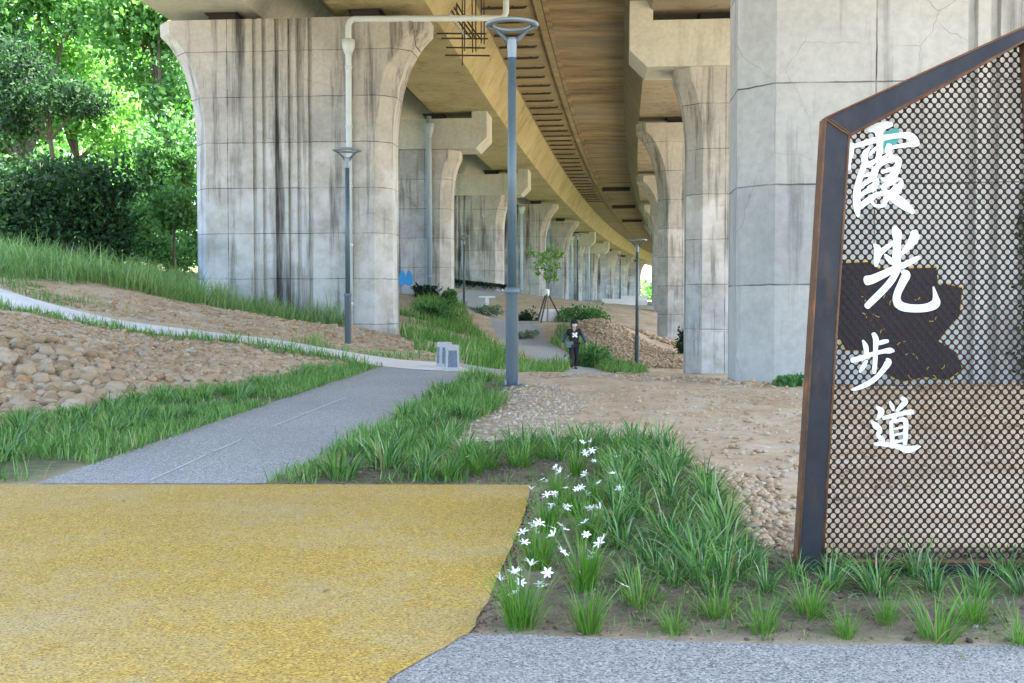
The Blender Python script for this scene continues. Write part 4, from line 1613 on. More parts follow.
GT = 'trees beyond the slope'
tree('broadleaf_tree', 'tall bright green tree whose crown meets the flared pier', bx_(172, 60),
     [E(150, 55, 60, 48, 50), E(178, 110, 60, 34, 40), E(135, 5, 60, 50, 40), E(190, 20, 60, 40, 45), E(160, -45, 60, 60, 40), E(172, 165, 60, 34, 30)], 15000, .34, L_tree, .28, GT, seed=1)
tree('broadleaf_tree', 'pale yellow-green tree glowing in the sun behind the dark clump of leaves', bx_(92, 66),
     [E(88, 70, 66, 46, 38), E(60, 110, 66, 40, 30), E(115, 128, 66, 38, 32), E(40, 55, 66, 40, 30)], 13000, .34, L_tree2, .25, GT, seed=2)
tree('broadleaf_tree', 'large green tree filling the upper corner above the dark clump', bx_(20, 62),
     [E(15, 20, 62, 50, 40), E(70, 8, 62, 45, 36), E(-30, 60, 62, 50, 50), E(30, -35, 62, 60, 40), E(-10, 130, 62, 50, 50)], 15000, .36, L_tree, .3, GT, seed=3)
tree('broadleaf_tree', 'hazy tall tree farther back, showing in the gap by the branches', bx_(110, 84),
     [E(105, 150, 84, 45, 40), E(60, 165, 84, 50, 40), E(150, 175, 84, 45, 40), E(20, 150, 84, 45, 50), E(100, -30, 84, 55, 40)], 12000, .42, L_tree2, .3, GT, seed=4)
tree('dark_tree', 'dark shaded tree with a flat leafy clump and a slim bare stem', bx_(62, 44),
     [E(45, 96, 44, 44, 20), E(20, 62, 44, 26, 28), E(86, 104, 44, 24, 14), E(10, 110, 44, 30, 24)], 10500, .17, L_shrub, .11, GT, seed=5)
tree('broadleaf_tree', 'bushy light green tree low against the edge of the flared pier', bx_(168, 52),
     [E(168, 150, 52, 28, 34), E(178, 200, 52, 24, 34), E(150, 205, 52, 26, 26), E(185, 245, 52, 20, 24)], 8500, .26, L_mid, .16, GT, seed=6)
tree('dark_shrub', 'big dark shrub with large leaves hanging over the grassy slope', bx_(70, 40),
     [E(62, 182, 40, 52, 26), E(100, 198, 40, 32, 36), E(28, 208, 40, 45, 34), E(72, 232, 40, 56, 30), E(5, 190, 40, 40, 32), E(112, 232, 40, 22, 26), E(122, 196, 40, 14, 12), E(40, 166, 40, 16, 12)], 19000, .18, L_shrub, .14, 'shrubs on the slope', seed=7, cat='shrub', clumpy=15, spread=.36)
tree('small_tree', 'small round-headed tree on a thin stem above the tall grass', bx_(176, 42),
     [E(172, 205, 42, 20, 17), E(158, 214, 42, 16, 12), E(184, 216, 42, 14, 12)], 2200, .2, L_mid, .055, GT, seed=8)
tree('bush', 'fresh green bush in the gap between the dark shrub and the small tree', bx_(142, 46),
     [E(138, 232, 46, 22, 22), E(150, 250, 46, 26, 18), E(125, 215, 46, 14, 24)], 4200, .2, L_mid, .06, 'shrubs on the slope', seed=9, cat='shrub')
tree('broadleaf_tree', 'tree standing just outside the picture beyond the grassy slope', bx_(-110, 55),
     [E(-120, 60, 55, 70, 60), E(-80, 140, 55, 60, 50), E(-160, 150, 55, 60, 60)], 7000, .4, L_tree, .3, GT, seed=10)

tree('broadleaf_tree', 'leafy thicket tree low behind the dark shrub and the bushy light tree', bx_(90, 74),
     [E(30, 215, 74, 60, 45), E(95, 220, 74, 55, 45), E(150, 225, 74, 50, 45), E(185, 190, 74, 40, 55), E(-40, 200, 74, 60, 50), E(60, 262, 74, 70, 28), E(150, 262, 74, 60, 28)], 16000, .36, L_tree, .2, GT, seed=14)
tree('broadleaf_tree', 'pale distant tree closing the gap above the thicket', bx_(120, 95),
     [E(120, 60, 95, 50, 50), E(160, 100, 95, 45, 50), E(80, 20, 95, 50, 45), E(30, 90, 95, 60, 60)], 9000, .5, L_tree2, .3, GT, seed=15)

# young staked tree
p = P(547, 322, 54.6)
yt = tree('young_tree', 'thin young tree held by three dark stakes in front of the piers', (p.x, p.y),
          [E(548, 262, 54.6, 13, 9), E(538, 254, 54.6, 12, 7), E(556, 252, 54.6, 9, 7), E(550, 275, 54.6, 8, 7), E(538, 270, 54.6, 7, 5)], 520, .17, L_young, .04, bark=M_bark_pale, seed=12, clumpy=9, spread=.25)
for k in range(3):
    a = 2.2 + k * 2.094
    mb = MB()
    mb.tube([(.85 * math.cos(a), .85 * math.sin(a), -.15), (.04 * math.cos(a + 1), .04 * math.sin(a + 1), 1.45)], .04, 6)
    mb.build('stake', M_wood, yt)
mb = MB()
mb.lathe([(.06, 1.25), (.11, 1.32), (.12, 1.55), (.06, 1.62)], 10)
mb.build('binding', M_white, yt, True)


def bush(name, label, u, v, D, w, h, n, size, mat, seed, group='bushes by the far path', cat='bush'):
    c = P(u, v, D)
    z = zr1(c.x, c.y)
    k = D / F
    ell = []
    m = max(2, int(w / h * 1.6))
    rg = random.Random(seed)
    for i in range(m):
        t = (i + .5) / m - .5
        ell.append(((c.x + t * w * k * .8, c.y + rg.uniform(-.3, .3), z + h * k * rg.uniform(.36, .5)), (w * k / m * .85, w * k / m * .8, h * k * .5)))
    root = empty(name, (c.x, c.y, z), 0, label, cat, group)
    vv, ff = leaf_cloud(ell, n, size, seed=seed, clumpy=14, flat=-.5)
    np_obj('foliage', vv - np.array(root.location), ff, mat, root)
    mb = MB()
    for e in ell:
        mb.tube([(0, 0, -.1), tuple((Vector(e[0]) - root.location) * .6), tuple(Vector(e[0]) - root.location)], [.03, .02, .01], 5)
    mb.build('stem', M_bark, root)
    return root


bush('bush', 'wide feathery blue-green bush beside the staked young tree', 583, 323, 55, 44, 19, 2800, .14, L_mid, 31)
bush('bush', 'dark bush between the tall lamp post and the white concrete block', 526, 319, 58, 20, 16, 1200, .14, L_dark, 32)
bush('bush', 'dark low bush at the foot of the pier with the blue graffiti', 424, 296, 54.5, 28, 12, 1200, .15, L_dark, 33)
bush('bush', 'green bush at the corner of the capped pier, right of the low dark bush', 449, 299, 55, 12, 14, 800, .15, L_mid, 34)
bush('bush', 'leafy bush on the grassy bank between the path bend and the first lamp', 437, 322, 47, 34, 22, 1900, .13, L_mid, 35)
bush('bush', 'grey-green rounded bush right of the walker', 592, 365, 40.5, 34, 22, 2200, .10, L_mid, 36)
bush('bush', 'low bush at the foot of the far lamp post by the gravel slope', 625, 372, 41.5, 34, 10, 1100, .10, L_tall, 37)
bush('bush', 'small dark plant in the gap between two piers on the sign side', 683, 350, 46, 12, 26, 700, .14, L_dark, 38)
bush('silver_shrub', 'silvery low shrub along the outside of the far path bend', 485, 312, 68, 46, 10, 1400, .12, L_silver, 39)
bush('silver_shrub', 'silvery low shrub on the inner bank below the white block', 527, 335, 51, 26, 7, 1000, .11, L_silver, 40)
bush('bush', 'low green plant against the foot of the big pier', 790, 391, 15.6, 30, 11, 700, .07, L_mid, 41)
# creeper strip on the third pier
cr = [o for o in COL.objects if o.get('label', '').startswith('third pier')][0]
M = Matrix.Translation(cr.location) @ Matrix.Rotation(cr.rotation_euler.z, 4, 'Z')
a, b_ = P(453, 279.5, 79.4), P(506, 285, 79.4)
pts = RNG.uniform(0, 1, 900)
pp = np.stack([a.x + (b_.x - a.x) * pts, np.full(900, 79.35) + RNG.normal(0, .08, 900), a.z + (b_.z - a.z) * pts - np.abs(RNG.normal(0, .13, 900))], 1)
d = RNG.normal(size=(900, 3))
d /= np.linalg.norm(d, axis=1)[:, None]
w = np.cross(d, RNG.normal(size=(900, 3)))
w /= np.linalg.norm(w, axis=1)[:, None]
vv = np.stack([pp - d * .11, pp + w * .06, pp + d * .11, pp - w * .06], 1).reshape(-1, 3)
o = np_obj('creeper', vv, np.arange(3600).reshape(-1, 4), L_dark)
tag(o, 'narrow strip of green creeper hanging across the third pier', 'creeper')


def scatter(poly, n):
    lo, hi = poly.min(0), poly.max(0)
    out = []
    tot = 0
    while tot < n:
        q = RNG.uniform(lo, hi, (n * 3, 2))
        q = q[inside(poly, q[:, 0], q[:, 1])]
        out.append(q)
        tot += len(q)
    return np.concatenate(out)[:n]


def grass(name, label, poly, n, l0, l1, w0, w1, mat, lean=.35, curl=.9, patch=None, segs=3, extra=None):
    q = scatter(poly, n)
    keep = np.ones(len(q), bool)
    for bad in (P_GREY, P_WHITE, P_FAR, YELLOW):
        keep &= sdist(bad, q[:, 0], q[:, 1]) > -.04
    keep &= ~((np.abs(q[:, 0] + .05) < .32) & (q[:, 1] > 13.6) & (q[:, 1] < 15.6))
    if patch is not None:
        keep &= fbm(q[:, 0] * patch[0], q[:, 1] * patch[0], 3, 77) > patch[1]
    q = q[keep]
    k = len(q)
    pos = np.concatenate([q, zr(q[:, 0], q[:, 1])[:, None] - .01], 1)
    hs_ = np.clip(.15 + 1.75 * fbm(q[:, 0] * 1.5, q[:, 1] * 1.5, 3, 40), .3, 1.8)
    v, f = blades(pos, RNG.uniform(0, 6.283, k), RNG.uniform(l0, l1, k) * hs_, RNG.uniform(w0, w1, k), np.abs(RNG.normal(0, lean, k)), RNG.uniform(.2, 1, k) * curl, segs)
    o = np_obj(name, v, f, mat, smooth=True)
    return tag(o, label, 'grass', None, 'stuff')


TALL = np.array([[*P(u, 300, D).xy] for u, D in [(-60, 27.5), (0, 28.8), (60, 29.2), (110, 30), (180, 31.5), (250, 33), (345, 35), (350, 36), (200, 36.2), (192, 44), (-60, 46)]])
grass('tall_grass', 'tall soft green grass along the top of the slope', TALL, 26000, .30, 1.0, .012, .032, L_tall, .42, 1.7)
grass('verge_grass', 'green verge between the cobble slope and the grey path', VERGE_L, 24000, .035, .17, .005, .013, L_grass, .55, 1.3, patch=(.9, .36))
grass('verge_grass', 'low grass under the lilyturf beside the grey path', VERGE_R, 13000, .04, .17, .005, .011, L_grass, .5, 1.2, patch=(.9, .34))
BANK = np.array([[*P(u, 300, D).xy] for u, D in [(400, 37.5), (400, 48), (425, 55), (450, 62), (462, 58), (478, 47), (500, 38), (535, 27), (500, 20.5), (462, 21.5), (430, 26), (402, 33)]])
grass('bank_grass', 'rough green weeds on the bank between the piers and the far path', BANK, 14000, .18, .5, .018, .035, L_grass, .4, 1.0, patch=(.45, .43))
BANK2 = np.array([[*P(u, 300, D).xy] for u, D in [(538, 47), (555, 41), (590, 34), (640, 36), (650, 40), (600, 46), (560, 52)]])
grass('bank_grass', 'rough grass between the far path and the gravel slope', BANK2, 6500, .12, .38, .015, .03, L_grass, .4, 1.0)
CREST = np.array([[*P(u, 300, D).xy] for u, D in [(498, 19), (530, 19), (620, 29), (600, 33), (560, 33), (530, 30), (505, 24)]])
grass('crest_grass', 'green weeds dipping behind the crest of the dirt', CREST, 6000, .12, .36, .012, .026, L_grass, .4, 1.0, patch=(.5, .38))
EDGE = ring(white_L + (white_L - white_R) * .0, white_L + np.array([0.15, .9]))
grass('path_edge_grass', 'thin weeds along the far edge of the concrete path', EDGE, 2600, .08, .25, .01, .02, L_grass, .5, 1.0, patch=(.6, .52))
EDGE2 = ring(white_R, white_R + np.array([-.05, -.7]))
grass('path_edge_grass', 'thin weeds along the near edge of the concrete path', EDGE2, 3600, .08, .26, .01, .02, L_grass, .5, 1.0, patch=(.6, .46))
grass('bed_moss_grass', 'sparse fine grass sprouting in the planting bed', BED, 9000, .02, .07, .003, .006, L_grass, .5, 1.0, patch=(1.3, .52))

# --- planted clumps: lilyturf and rain lilies
turf_me = [clump_mesh('lilyturf_blades', 75, .07, .15, .36, .007, .013, .6, 2.1, L_turf) for _ in range(6)]
big_me = [clump_mesh('lilyturf_blades', 110, .13, .15, .36, .010, .018, .5, 1.8, L_turf) for _ in range(6)]
fine_me = [clump_mesh('fine_blades', 115, .045, .07, .23, .0028, .0055, .65, 1.3, L_lily) for _ in range(5)]
lily_me = [clump_mesh('lily_blades', 120, .05, .15, .32, .004, .0075, .32, .9, L_lily) for _ in range(5)]


def plant_obj(name, me, xy, label, group, s=1.0, cat='plant'):
    o = bpy.data.objects.new(name, me)
    link(o)
    o.location = (xy[0], xy[1], zr1(*xy))
    o.rotation_euler = (random.uniform(-.05, .05), random.uniform(-.05, .05), random.uniform(0, 6.28))
    o.scale = (s, s, s * random.uniform(.9, 1.1))
    return tag(o, label, cat, group)


def poisson(poly, rmin, nmax, tries=6000):
    q = scatter(poly, tries)
    out = []
    for p in q:
        if all((p[0] - o[0]) ** 2 + (p[1] - o[1]) ** 2 > rmin * rmin for o in out):
            out.append(p)
            if len(out) >= nmax:
                break
    return out


MASS = poly_px([(628, 602), (612, 540), (610, 480), (628, 452), (660, 452), (700, 490), (728, 530), (740, 575), (700, 606)])
for p in poisson(MASS, .215, 44):
    plant_obj('lilyturf', random.choice(turf_me), p, 'broad-leaved lilyturf clump in the dense green mass beside the white lilies', 'lilyturf massed in the bed', random.uniform(.55, .98))
for p in poisson(np.array([[.85, 4.72], [.8, 5.0], [5.5, 5.05], [5.5, 4.75]]) * np.array([1, .97]), .17, 30):
    if p[1] < 4.56 or p[0] < 1.15:
        plant_obj('lilyturf', random.choice(turf_me), p, 'dark green lilyturf clump in the row under the perforated sign', 'lilyturf row under the sign', random.uniform(.45, .7))
ROW = np.array([[.55, 4.30], [.55, 4.62], [2.4, 4.58], [2.4, 4.30]])
for p in poisson(ROW, .16, 24):
    plant_obj('lilyturf', random.choice(turf_me), p, 'dark green lilyturf clump in the row under the perforated sign', 'lilyturf row under the sign', random.uniform(.42, .72))
VR2 = poly_px([(330, 463), (395, 420), (458, 380), (505, 383), (515, 390), (490, 412), (456, 430), (438, 455), (430, 480), (340, 480)])
for p in poisson(VR2, .34, 90):
    if sdist(P_GREY, np.array([p[0]]), np.array([p[1]]))[0] > .15 and not (abs(p[0] + .05) < .42 and 13.2 < p[1] < 15.9):
        plant_obj('lilyturf', random.choice(big_me), p, 'lilyturf clump in the thick green verge between grey path and dirt', 'lilyturf on the path verge', random.uniform(.5, .9))
VL2 = poly_px([(-40, 470), (60, 452), (180, 425), (300, 385), (330, 372), (290, 378), (220, 395), (120, 408), (40, 425), (-40, 440)])
for p in poisson(VL2, .42, 60):
    if sdist(P_GREY, np.array([p[0]]), np.array([p[1]]))[0] > .15:
        plant_obj('grass_tuft', random.choice(big_me), p, 'leafy grass tuft on the verge under the cobble slope', 'grass tufts on the cobble side verge', random.uniform(.45, .85))

FRONT = [(675, 634, 'small spiky tuft at the paving edge left of the sign, directly below the lilyturf mass'), (762, 637, 'spiky tuft at the paving edge just outside the sign post'),
         (718, 622, 'short tuft set back between the first two edge tufts'), (846, 640, 'pale spiky tuft at the edge in front of the lowest character'),
         (810, 624, 'dense tuft close in front of the sign post foot'), (886, 628, 'upright full tuft in front of the middle of the bottom rail'),
         (938, 643, 'yellowish low tuft nearest the grey paving below the panel'), (972, 628, 'upright tuft near the far end of the bottom rail'),
         (1021, 650, 'dry-tipped tuft where the picture cuts the bed'), (640, 615, 'thin tuft beside the last flowerless lily clump')]
for u, v, lab in FRONT:
    p = G(u, v)
    plant_obj('edging_tuft', random.choice(fine_me), (p.x, p.y), lab, 'fine tufts along the paving edge', random.uniform(.75, 1.2))
for (u, v, lab) in [(490, 476, 'fine tuft below the pale gravel, next to a single white flower'), (521, 474, 'upright tuft of the back row at the yellow paving corner'), (452, 481, 'low wispy tuft at the back edge of the yellow paving'),
                    (545, 466, 'dark tuft of the back row behind the lilies'), (468, 474, 'small tuft in the back row between verge and gravel'), (612, 462, 'tuft at the head of the lilyturf mass'), (575, 458, 'spiky tuft at the dirt edge behind the lilies')]:
    p = G(u, v)
    plant_obj('back_row_tuft', random.choice(fine_me + turf_me[:2]), (p.x, p.y), lab, 'tufts in the back row of the bed', random.uniform(1.0, 1.35))

BACK = poly_px([(445, 482), (470, 462), (560, 447), (640, 444), (640, 462), (560, 470), (500, 474), (470, 484)])
for p in poisson(BACK, .24, 22):
    plant_obj('lilyturf', random.choice(turf_me), p, 'lilyturf clump in the back row where the bed meets the bare dirt', 'lilyturf in the back row of the bed', random.uniform(.6, 1.0))

# rain lily flower: six pointed petals on a thin stalk
def flower_mesh(h, lean, az, tilt):
    mb = MB()
    top = Vector((math.cos(az) * lean, math.sin(az) * lean, h))
    pts = [Vector((0, 0, 0)), top * .5 + Vector((0, 0, h * .06)), top]
    mb.tube(pts, [.0028, .0025, .0022], 6)
    nst = len(mb.f)
    big = random.uniform(.75, 1.15)
    upf = random.choice((.1, .15, .2, .3, .45, .8))
    Rm = Euler((random.uniform(-tilt, tilt), random.uniform(-tilt, tilt), random.uniform(0, 6))).to_matrix()
    for k in range(6):
        a = k * math.pi / 3
        L = .029 * big * random.uniform(.9, 1.1) * (.6 if upf > 3 else 1)
        up = upf * random.uniform(.8, 1.2)
        ln = []
        for t, wd in ((0.02, .002), (.35, .0044), (.7, .0040), (1, .0005)):
            r = L * t
            z = L * up * math.sin(t * 1.7) * .8
            c = Vector((r * math.cos(a), r * math.sin(a), z))
            s_ = Vector((-math.sin(a), math.cos(a), 0)) * wd
            ln += [Rm @ (c - s_) + top, Rm @ (c + s_ + Vector((0, 0, .001))) + top]
        mb.add(ln, [(2 * i, 2 * i + 1, 2 * i + 3, 2 * i + 2) for i in range(3)])
    me = mb.mesh('flower', M_petal)
    me.materials.append(M_stem)
    me.polygons.foreach_set('material_index', [1 if i < nst else 0 for i in range(len(me.polygons))])
    me.shade_smooth()
    return me


LIL = [(521, 631, 1.0, 7, 'nearest rain lily at the paving corner, crowded with open white stars'),
       (539, 572, .92, 4, 'rain lily with a few white flowers beside the yellow edge, second from the grey paving'),
       (549, 536, .9, 4, 'third rain lily along the yellow edge, flowers just above the blades'),
       (556, 507, .86, 3, 'fourth rain lily along the yellow edge with flowers at its tip'),
       (577, 481, .8, 2, 'rain lily at the yellow corner with a loose white cluster'),
       (589, 636, .72, 1, 'short rain lily by the grey paving with one flower beside it'),
       (584, 602, .95, 6, 'inner row rain lily flanked by flowers on both sides'),
       (589, 553, .88, 4, 'inner row rain lily behind the flanked one, four white stars'),
       (596, 517, .86, 4, 'inner row rain lily in the middle, ahead of the last one, white stars on it'),
       (604, 486, .8, 2, 'last inner row rain lily before the back row of tufts'),
       (572, 520, .75, 2, 'small rain lily between the two rows'),
       (478, 479, .6, 1, 'lone flowering rain lily at the back edge of the yellow paving')]
for i, (u, v, s, nf, lab) in enumerate(LIL):
    p = G(u, v)
    root = empty('rain_lily', (p.x, p.y, zr1(p.x, p.y)), random.uniform(0, 6), lab, 'plant', 'flowering rain lilies')
    c = bpy.data.objects.new('leaves', random.choice(lily_me))
    link(c, root)
    c.scale = (s, s, s)
    for k in range(nf + (3 if nf > 1 else 0)):
        fm = flower_mesh(random.uniform(.12, .25) * (s ** .5), random.uniform(.03, .14), random.uniform(0, 6.28), .8)
        f = bpy.data.objects.new('flower', fm)
        link(f, root)

# ------------------------------------------------------------------ stones
def rock_mesh(name, seed, sub=3, mat=None, flat=.7):
    bm = bmesh.new()
    bmesh.ops.create_icosphere(bm, subdivisions=sub, radius=.5)
    rg = np.random.default_rng(seed)
    ph = rg.uniform(0, 6, (5, 3))
    fr = rg.normal(0, 2.6, (5, 3))
    am = rg.uniform(.03, .10, 5)
    sc_ = (rg.uniform(.95, 1.25), rg.uniform(.75, 1.0), rg.uniform(flat - .1, flat + .12))
    for v in bm.verts:
        c = v.co
        k = 1 + sum(am[i] * math.sin(fr[i] @ np.array(c) * 2 + ph[i, 0]) for i in range(5))
        v.co = Vector((c.x * k * sc_[0], c.y * k * sc_[1], c.z * k * sc_[2]))
    me = bpy.data.meshes.new(name)
    bm.to_mesh(me)
    bm.free()
    if mat:
        me.materials.append(mat)
    me.shade_smooth()
    return me


cob = [rock_mesh('river_cobble', 100 + i, 3, M_cobble) for i in range(9)]
PILE = poly_px([(-70, 436), (-70, 352), (20, 346), (70, 352), (112, 378), (128, 402), (90, 410), (40, 420), (0, 430)])
cq = poisson(PILE, .115, 295, 12000)
for p in cq:
    s = random.uniform(.11, .22) * (1 if random.random() < .85 else 1.25)
    o = bpy.data.objects.new('river_cobble', random.choice(cob))
    link(o)
    o.location = (p[0], p[1], zr1(*p) + s * .18 + random.uniform(-.02, .06))
    o.rotation_euler = (random.uniform(-.5, .5), random.uniform(-.5, .5), random.uniform(0, 6.28))
    o.scale = (s, s, s)
    tag(o, 'rounded tan river cobble in the heap above the grassy verge', 'stone', 'river cobbles heaped beside the verge')

small = []
for i in range(7):
    m = rock_mesh('tmp', 200 + i, 1, None, .62)
    small.append((np.array([v.co[:] for v in m.vertices]), np.array([p.vertices[:] for p in m.polygons])))
    bpy.data.meshes.remove(m)
small2 = []
for i in range(5):
    m = rock_mesh('tmp', 300 + i, 2, None, .66)
    small2.append((np.array([v.co[:] for v in m.vertices]), np.array([p.vertices[:] for p in m.polygons])))
    bpy.data.meshes.remove(m)


def rubble(name, label, q, s0, s1, mat, power=2.0, lib=None, sink=.15):
    lib = lib or small
    n = len(q)
    z = zr(q[:, 0], q[:, 1])
    s = s0 + (s1 - s0) * RNG.uniform(0, 1, n) ** power
    V, Fc, off = [], [], 0
    kind = RNG.integers(0, len(lib), n)
    for k, (bv, bf) in enumerate(lib):
        ids = np.nonzero(kind == k)[0]
        if not len(ids):
            continue
        a = RNG.uniform(0, 6.283, len(ids))
        t = RNG.normal(0, .35, len(ids))
        ca, sa, ct, st = np.cos(a), np.sin(a), np.cos(t), np.sin(t)
        x, y, zz = bv[:, 0][None], bv[:, 1][None], bv[:, 2][None]
        y2 = y * ct[:, None] - zz * st[:, None]
        z2 = y * st[:, None] + zz * ct[:, None]
        xr = x * ca[:, None] - y2 * sa[:, None]
        yr = x * sa[:, None] + y2 * ca[:, None]
        v = np.stack([xr, yr, z2], -1) * s[ids][:, None, None]
        v[..., 0] += q[ids, 0][:, None]
        v[..., 1] += q[ids, 1][:, None]
        v[..., 2] += (z[ids] + s[ids] * sink)[:, None]
        V.append(v.reshape(-1, 3))
        Fc.append((bf[None] + off + (np.arange(len(ids)) * len(bv))[:, None, None]).reshape(-1, 3))
        off += len(ids) * len(bv)
    o = np_obj(name, np.concatenate(V), np.concatenate(Fc), mat, smooth=True)
    return tag(o, label, 'stones', None, 'stuff')


def off_paths(q, m=.03):
    keep = np.ones(len(q), bool)
    for bad in (P_GREY, P_WHITE, P_FAR, YELLOW, STRIP):
        keep &= sdist(bad, q[:, 0], q[:, 1]) > m
    return q[keep]


PILE2 = poly_px([(90, 350), (150, 346), (235, 362), (240, 384), (170, 394), (100, 404)])
SLOPE = poly_px([(-70, 432), (-70, 300), (60, 322), (150, 336), (250, 346), (360, 364), (300, 374), (230, 390), (120, 402), (60, 414)])
rubble('cobble_rubble', 'small cobbles packed between the larger ones', off_paths(scatter(PILE, 2600)), .05, .14, M_cobble, 1.3, small2)
rubble('cobble_rubble', 'smaller river stones trailing off across the slope', off_paths(scatter(PILE2, 1500)), .04, .15, M_cobble, 1.8, small2)
rubble('slope_rubble', 'broken tan stones and clods strewn over the slope', off_paths(scatter(SLOPE, 5200)), .03, .15, M_rubble, 2.4)
SLOPE2 = np.array([[*P(u, 300, D).xy] for u, D in [(-70, 26.5), (40, 27.2), (150, 26.8), (260, 25.2), (400, 23.2), (470, 22.2), (440, 26), (398, 34), (340, 34), (250, 32), (180, 30.6), (110, 29.3), (40, 28.6), (-70, 27.8)]])
rubble('bank_rubble', 'broken stones on the bare bank above the concrete path', off_paths(scatter(SLOPE2, 3000)), .03, .17, M_rubble, 2.6)
rubble('gravel', 'pale gravel at the end of the green verge', off_paths(scatter(GRAVEL_A, 2400)), .008, .045, M_gravel, 2.0)
rubble('gravel', 'pale gravel ridge at the foot of the big pier', off_paths(scatter(GRAVEL_B, 900)), .02, .085, M_rubble, 2.4)
rubble('gravel', 'grey broken stones between the lilyturf and the sign', off_paths(scatter(GRAVEL_C, 1500)), .008, .055, M_rubble, 2.4, small2)
rubble('gravel_slope', 'long slope of pale broken stone beyond the walker', off_paths(scatter(GRAVEL_D, 5200)), .04, .20, M_rubble, 2.0)
DB = np.array([[6.3, 52], [8.2, 50.5], [9.0, 55.5], [8, 60], [4.6, 80], [8, 92], [13, 90], [10, 70], [9.4, 58.5]])
rubble('dirt_rubble', 'brown clods of earth heaped below the piers', scatter(np.array([[5.0, 53], [7.6, 49.5], [9.2, 55.0], [8, 58], [6.0, 62]]), 900), .08, .35, M_rubble, 2.0)
PAD = poly_px([(520, 386), (800, 388), (1020, 388), (1020, 470), (800, 520), (700, 460), (640, 436), (570, 432)])
rubble('dirt_pebbles', 'scattered pebbles and clods on the bare dirt', scatter(PAD, 3200), .008, .07, M_rubble, 3.2)
rubble('bed_crumbs', 'crumbs of soil and grit in the planting bed', off_paths(scatter(BED, 6500), -.02), .006, .034, M_soil, 2.5)
PADE = np.array([[3.0, 15.6], [9, 15.4], [9, 15.95], [3.0, 16.1]])
rubble('gravel', 'stones gathered along the foot of the big pier', scatter(PADE, 420), .02, .13, M_rubble, 2.2)

# ------------------------------------------------------------------ the walker
def skin(name, verts, edges, radii, mat, parent, root=0, levels=2):
    me = bpy.data.meshes.new(name)
    me.from_pydata(verts, edges, [])
    o = bpy.data.objects.new(name, me)
    link(o)
    o.modifiers.new('skin', 'SKIN').use_smooth_shade = True
    sl = me.skin_vertices[0].data
    for i, r in enumerate(radii):
        sl[i].radius = (r, r) if not hasattr(r, '__len__') else r
        sl[i].use_root = (i == root)
    s = o.modifiers.new('sub', 'SUBSURF')
    s.levels = s.render_levels = levels
    dg = bpy.context.evaluated_depsgraph_get()
    m2 = bpy.data.meshes.new_from_object(o.evaluated_get(dg))
    o.modifiers.clear()
    o.data = m2
    bpy.data.meshes.remove(me)
    m2.name = name
    m2.materials.clear()
    m2.materials.append(mat)
    m2.shade_smooth()
    o.parent = parent
    return o


M_skin = simple('skin', (0.48, 0.30, 0.21), 0.6, var=.08)
M_black = simple('black_cotton', (0.012, 0.012, 0.014), 0.85, var=.3, scale=20)
M_trous = simple('black_trousers', (0.014, 0.015, 0.019), 0.8, var=.3, scale=20)
M_sleeve = simple('navy_sleeve', (0.025, 0.05, 0.14), 0.7, var=.2, scale=20)
M_hair = simple('dark_brown_hair', (0.035, 0.018, 0.010), 0.6, var=.4, scale=40)
M_bag = simple('grey_green_bag', (0.13, 0.19, 0.19), 0.6, var=.15)
M_shoe = simple('black_shoe', (0.02, 0.02, 0.02), 0.6)
M_mask = simple('white_mask', (0.78, 0.78, 0.78), 0.8, var=.05)

pw = P(574, 371.5, 37.0)
pg = gz(pw.x, pw.y)
man = empty('person', (pw.x, pw.y, pg + .004), .12, 'walker in black cap, white mask, black shirt with pale print, blue sleeves and black trousers', 'person')
# joints, facing -Y; mid-stride
J = {
    'pel': (0, 0, .86), 'belly': (0, .01, .99), 'chest': (0, .015, 1.20), 'neck': (0, 0, 1.34), 'headb': (0, -.02, 1.43), 'head': (0, -.03, 1.52), 'crown': (0, -.025, 1.585),
    'shl': (-.165, .01, 1.285), 'ell': (-.285, .03, 1.06), 'wrl': (-.36, -.05, .86), 'shr': (.165, .01, 1.285), 'elr': (.29, .04, 1.06), 'wrr': (.37, -.02, .86),
    'hpl': (-.085, 0, .82), 'knl': (-.085, -.08, .46), 'anl': (-.075, -.09, .09), 'tol': (-.08, -.24, .035),
    'hpr': (.085, 0, .82), 'knr': (.08, .02, .46), 'anr': (.07, .16, .115), 'tor': (.075, .04, .035)}
jn = list(J)
ji = {k: i for i, k in enumerate(jn)}
E_ = [('pel', 'belly'), ('belly', 'chest'), ('chest', 'neck'), ('neck', 'headb'), ('headb', 'head'), ('head', 'crown'), ('chest', 'shl'), ('shl', 'ell'), ('ell', 'wrl'), ('chest', 'shr'), ('shr', 'elr'), ('elr', 'wrr'),
      ('pel', 'hpl'), ('hpl', 'knl'), ('knl', 'anl'), ('anl', 'tol'), ('pel', 'hpr'), ('hpr', 'knr'), ('knr', 'anr'), ('anr', 'tor')]
rad = {'pel': (.13, .10), 'belly': (.12, .09), 'chest': (.14, .095), 'neck': .048, 'headb': .065, 'head': .082, 'crown': .055, 'shl': .052, 'ell': .038, 'wrl': .026, 'shr': .052, 'elr': .038, 'wrr': .026,
       'hpl': .085, 'knl': .055, 'anl': .036, 'tol': .03, 'hpr': .085, 'knr': .055, 'anr': .036, 'tor': .03}
vs = [J[k] for k in jn]
es = [(ji[a], ji[b]) for a, b in E_]
rr = [rad[k] for k in jn]
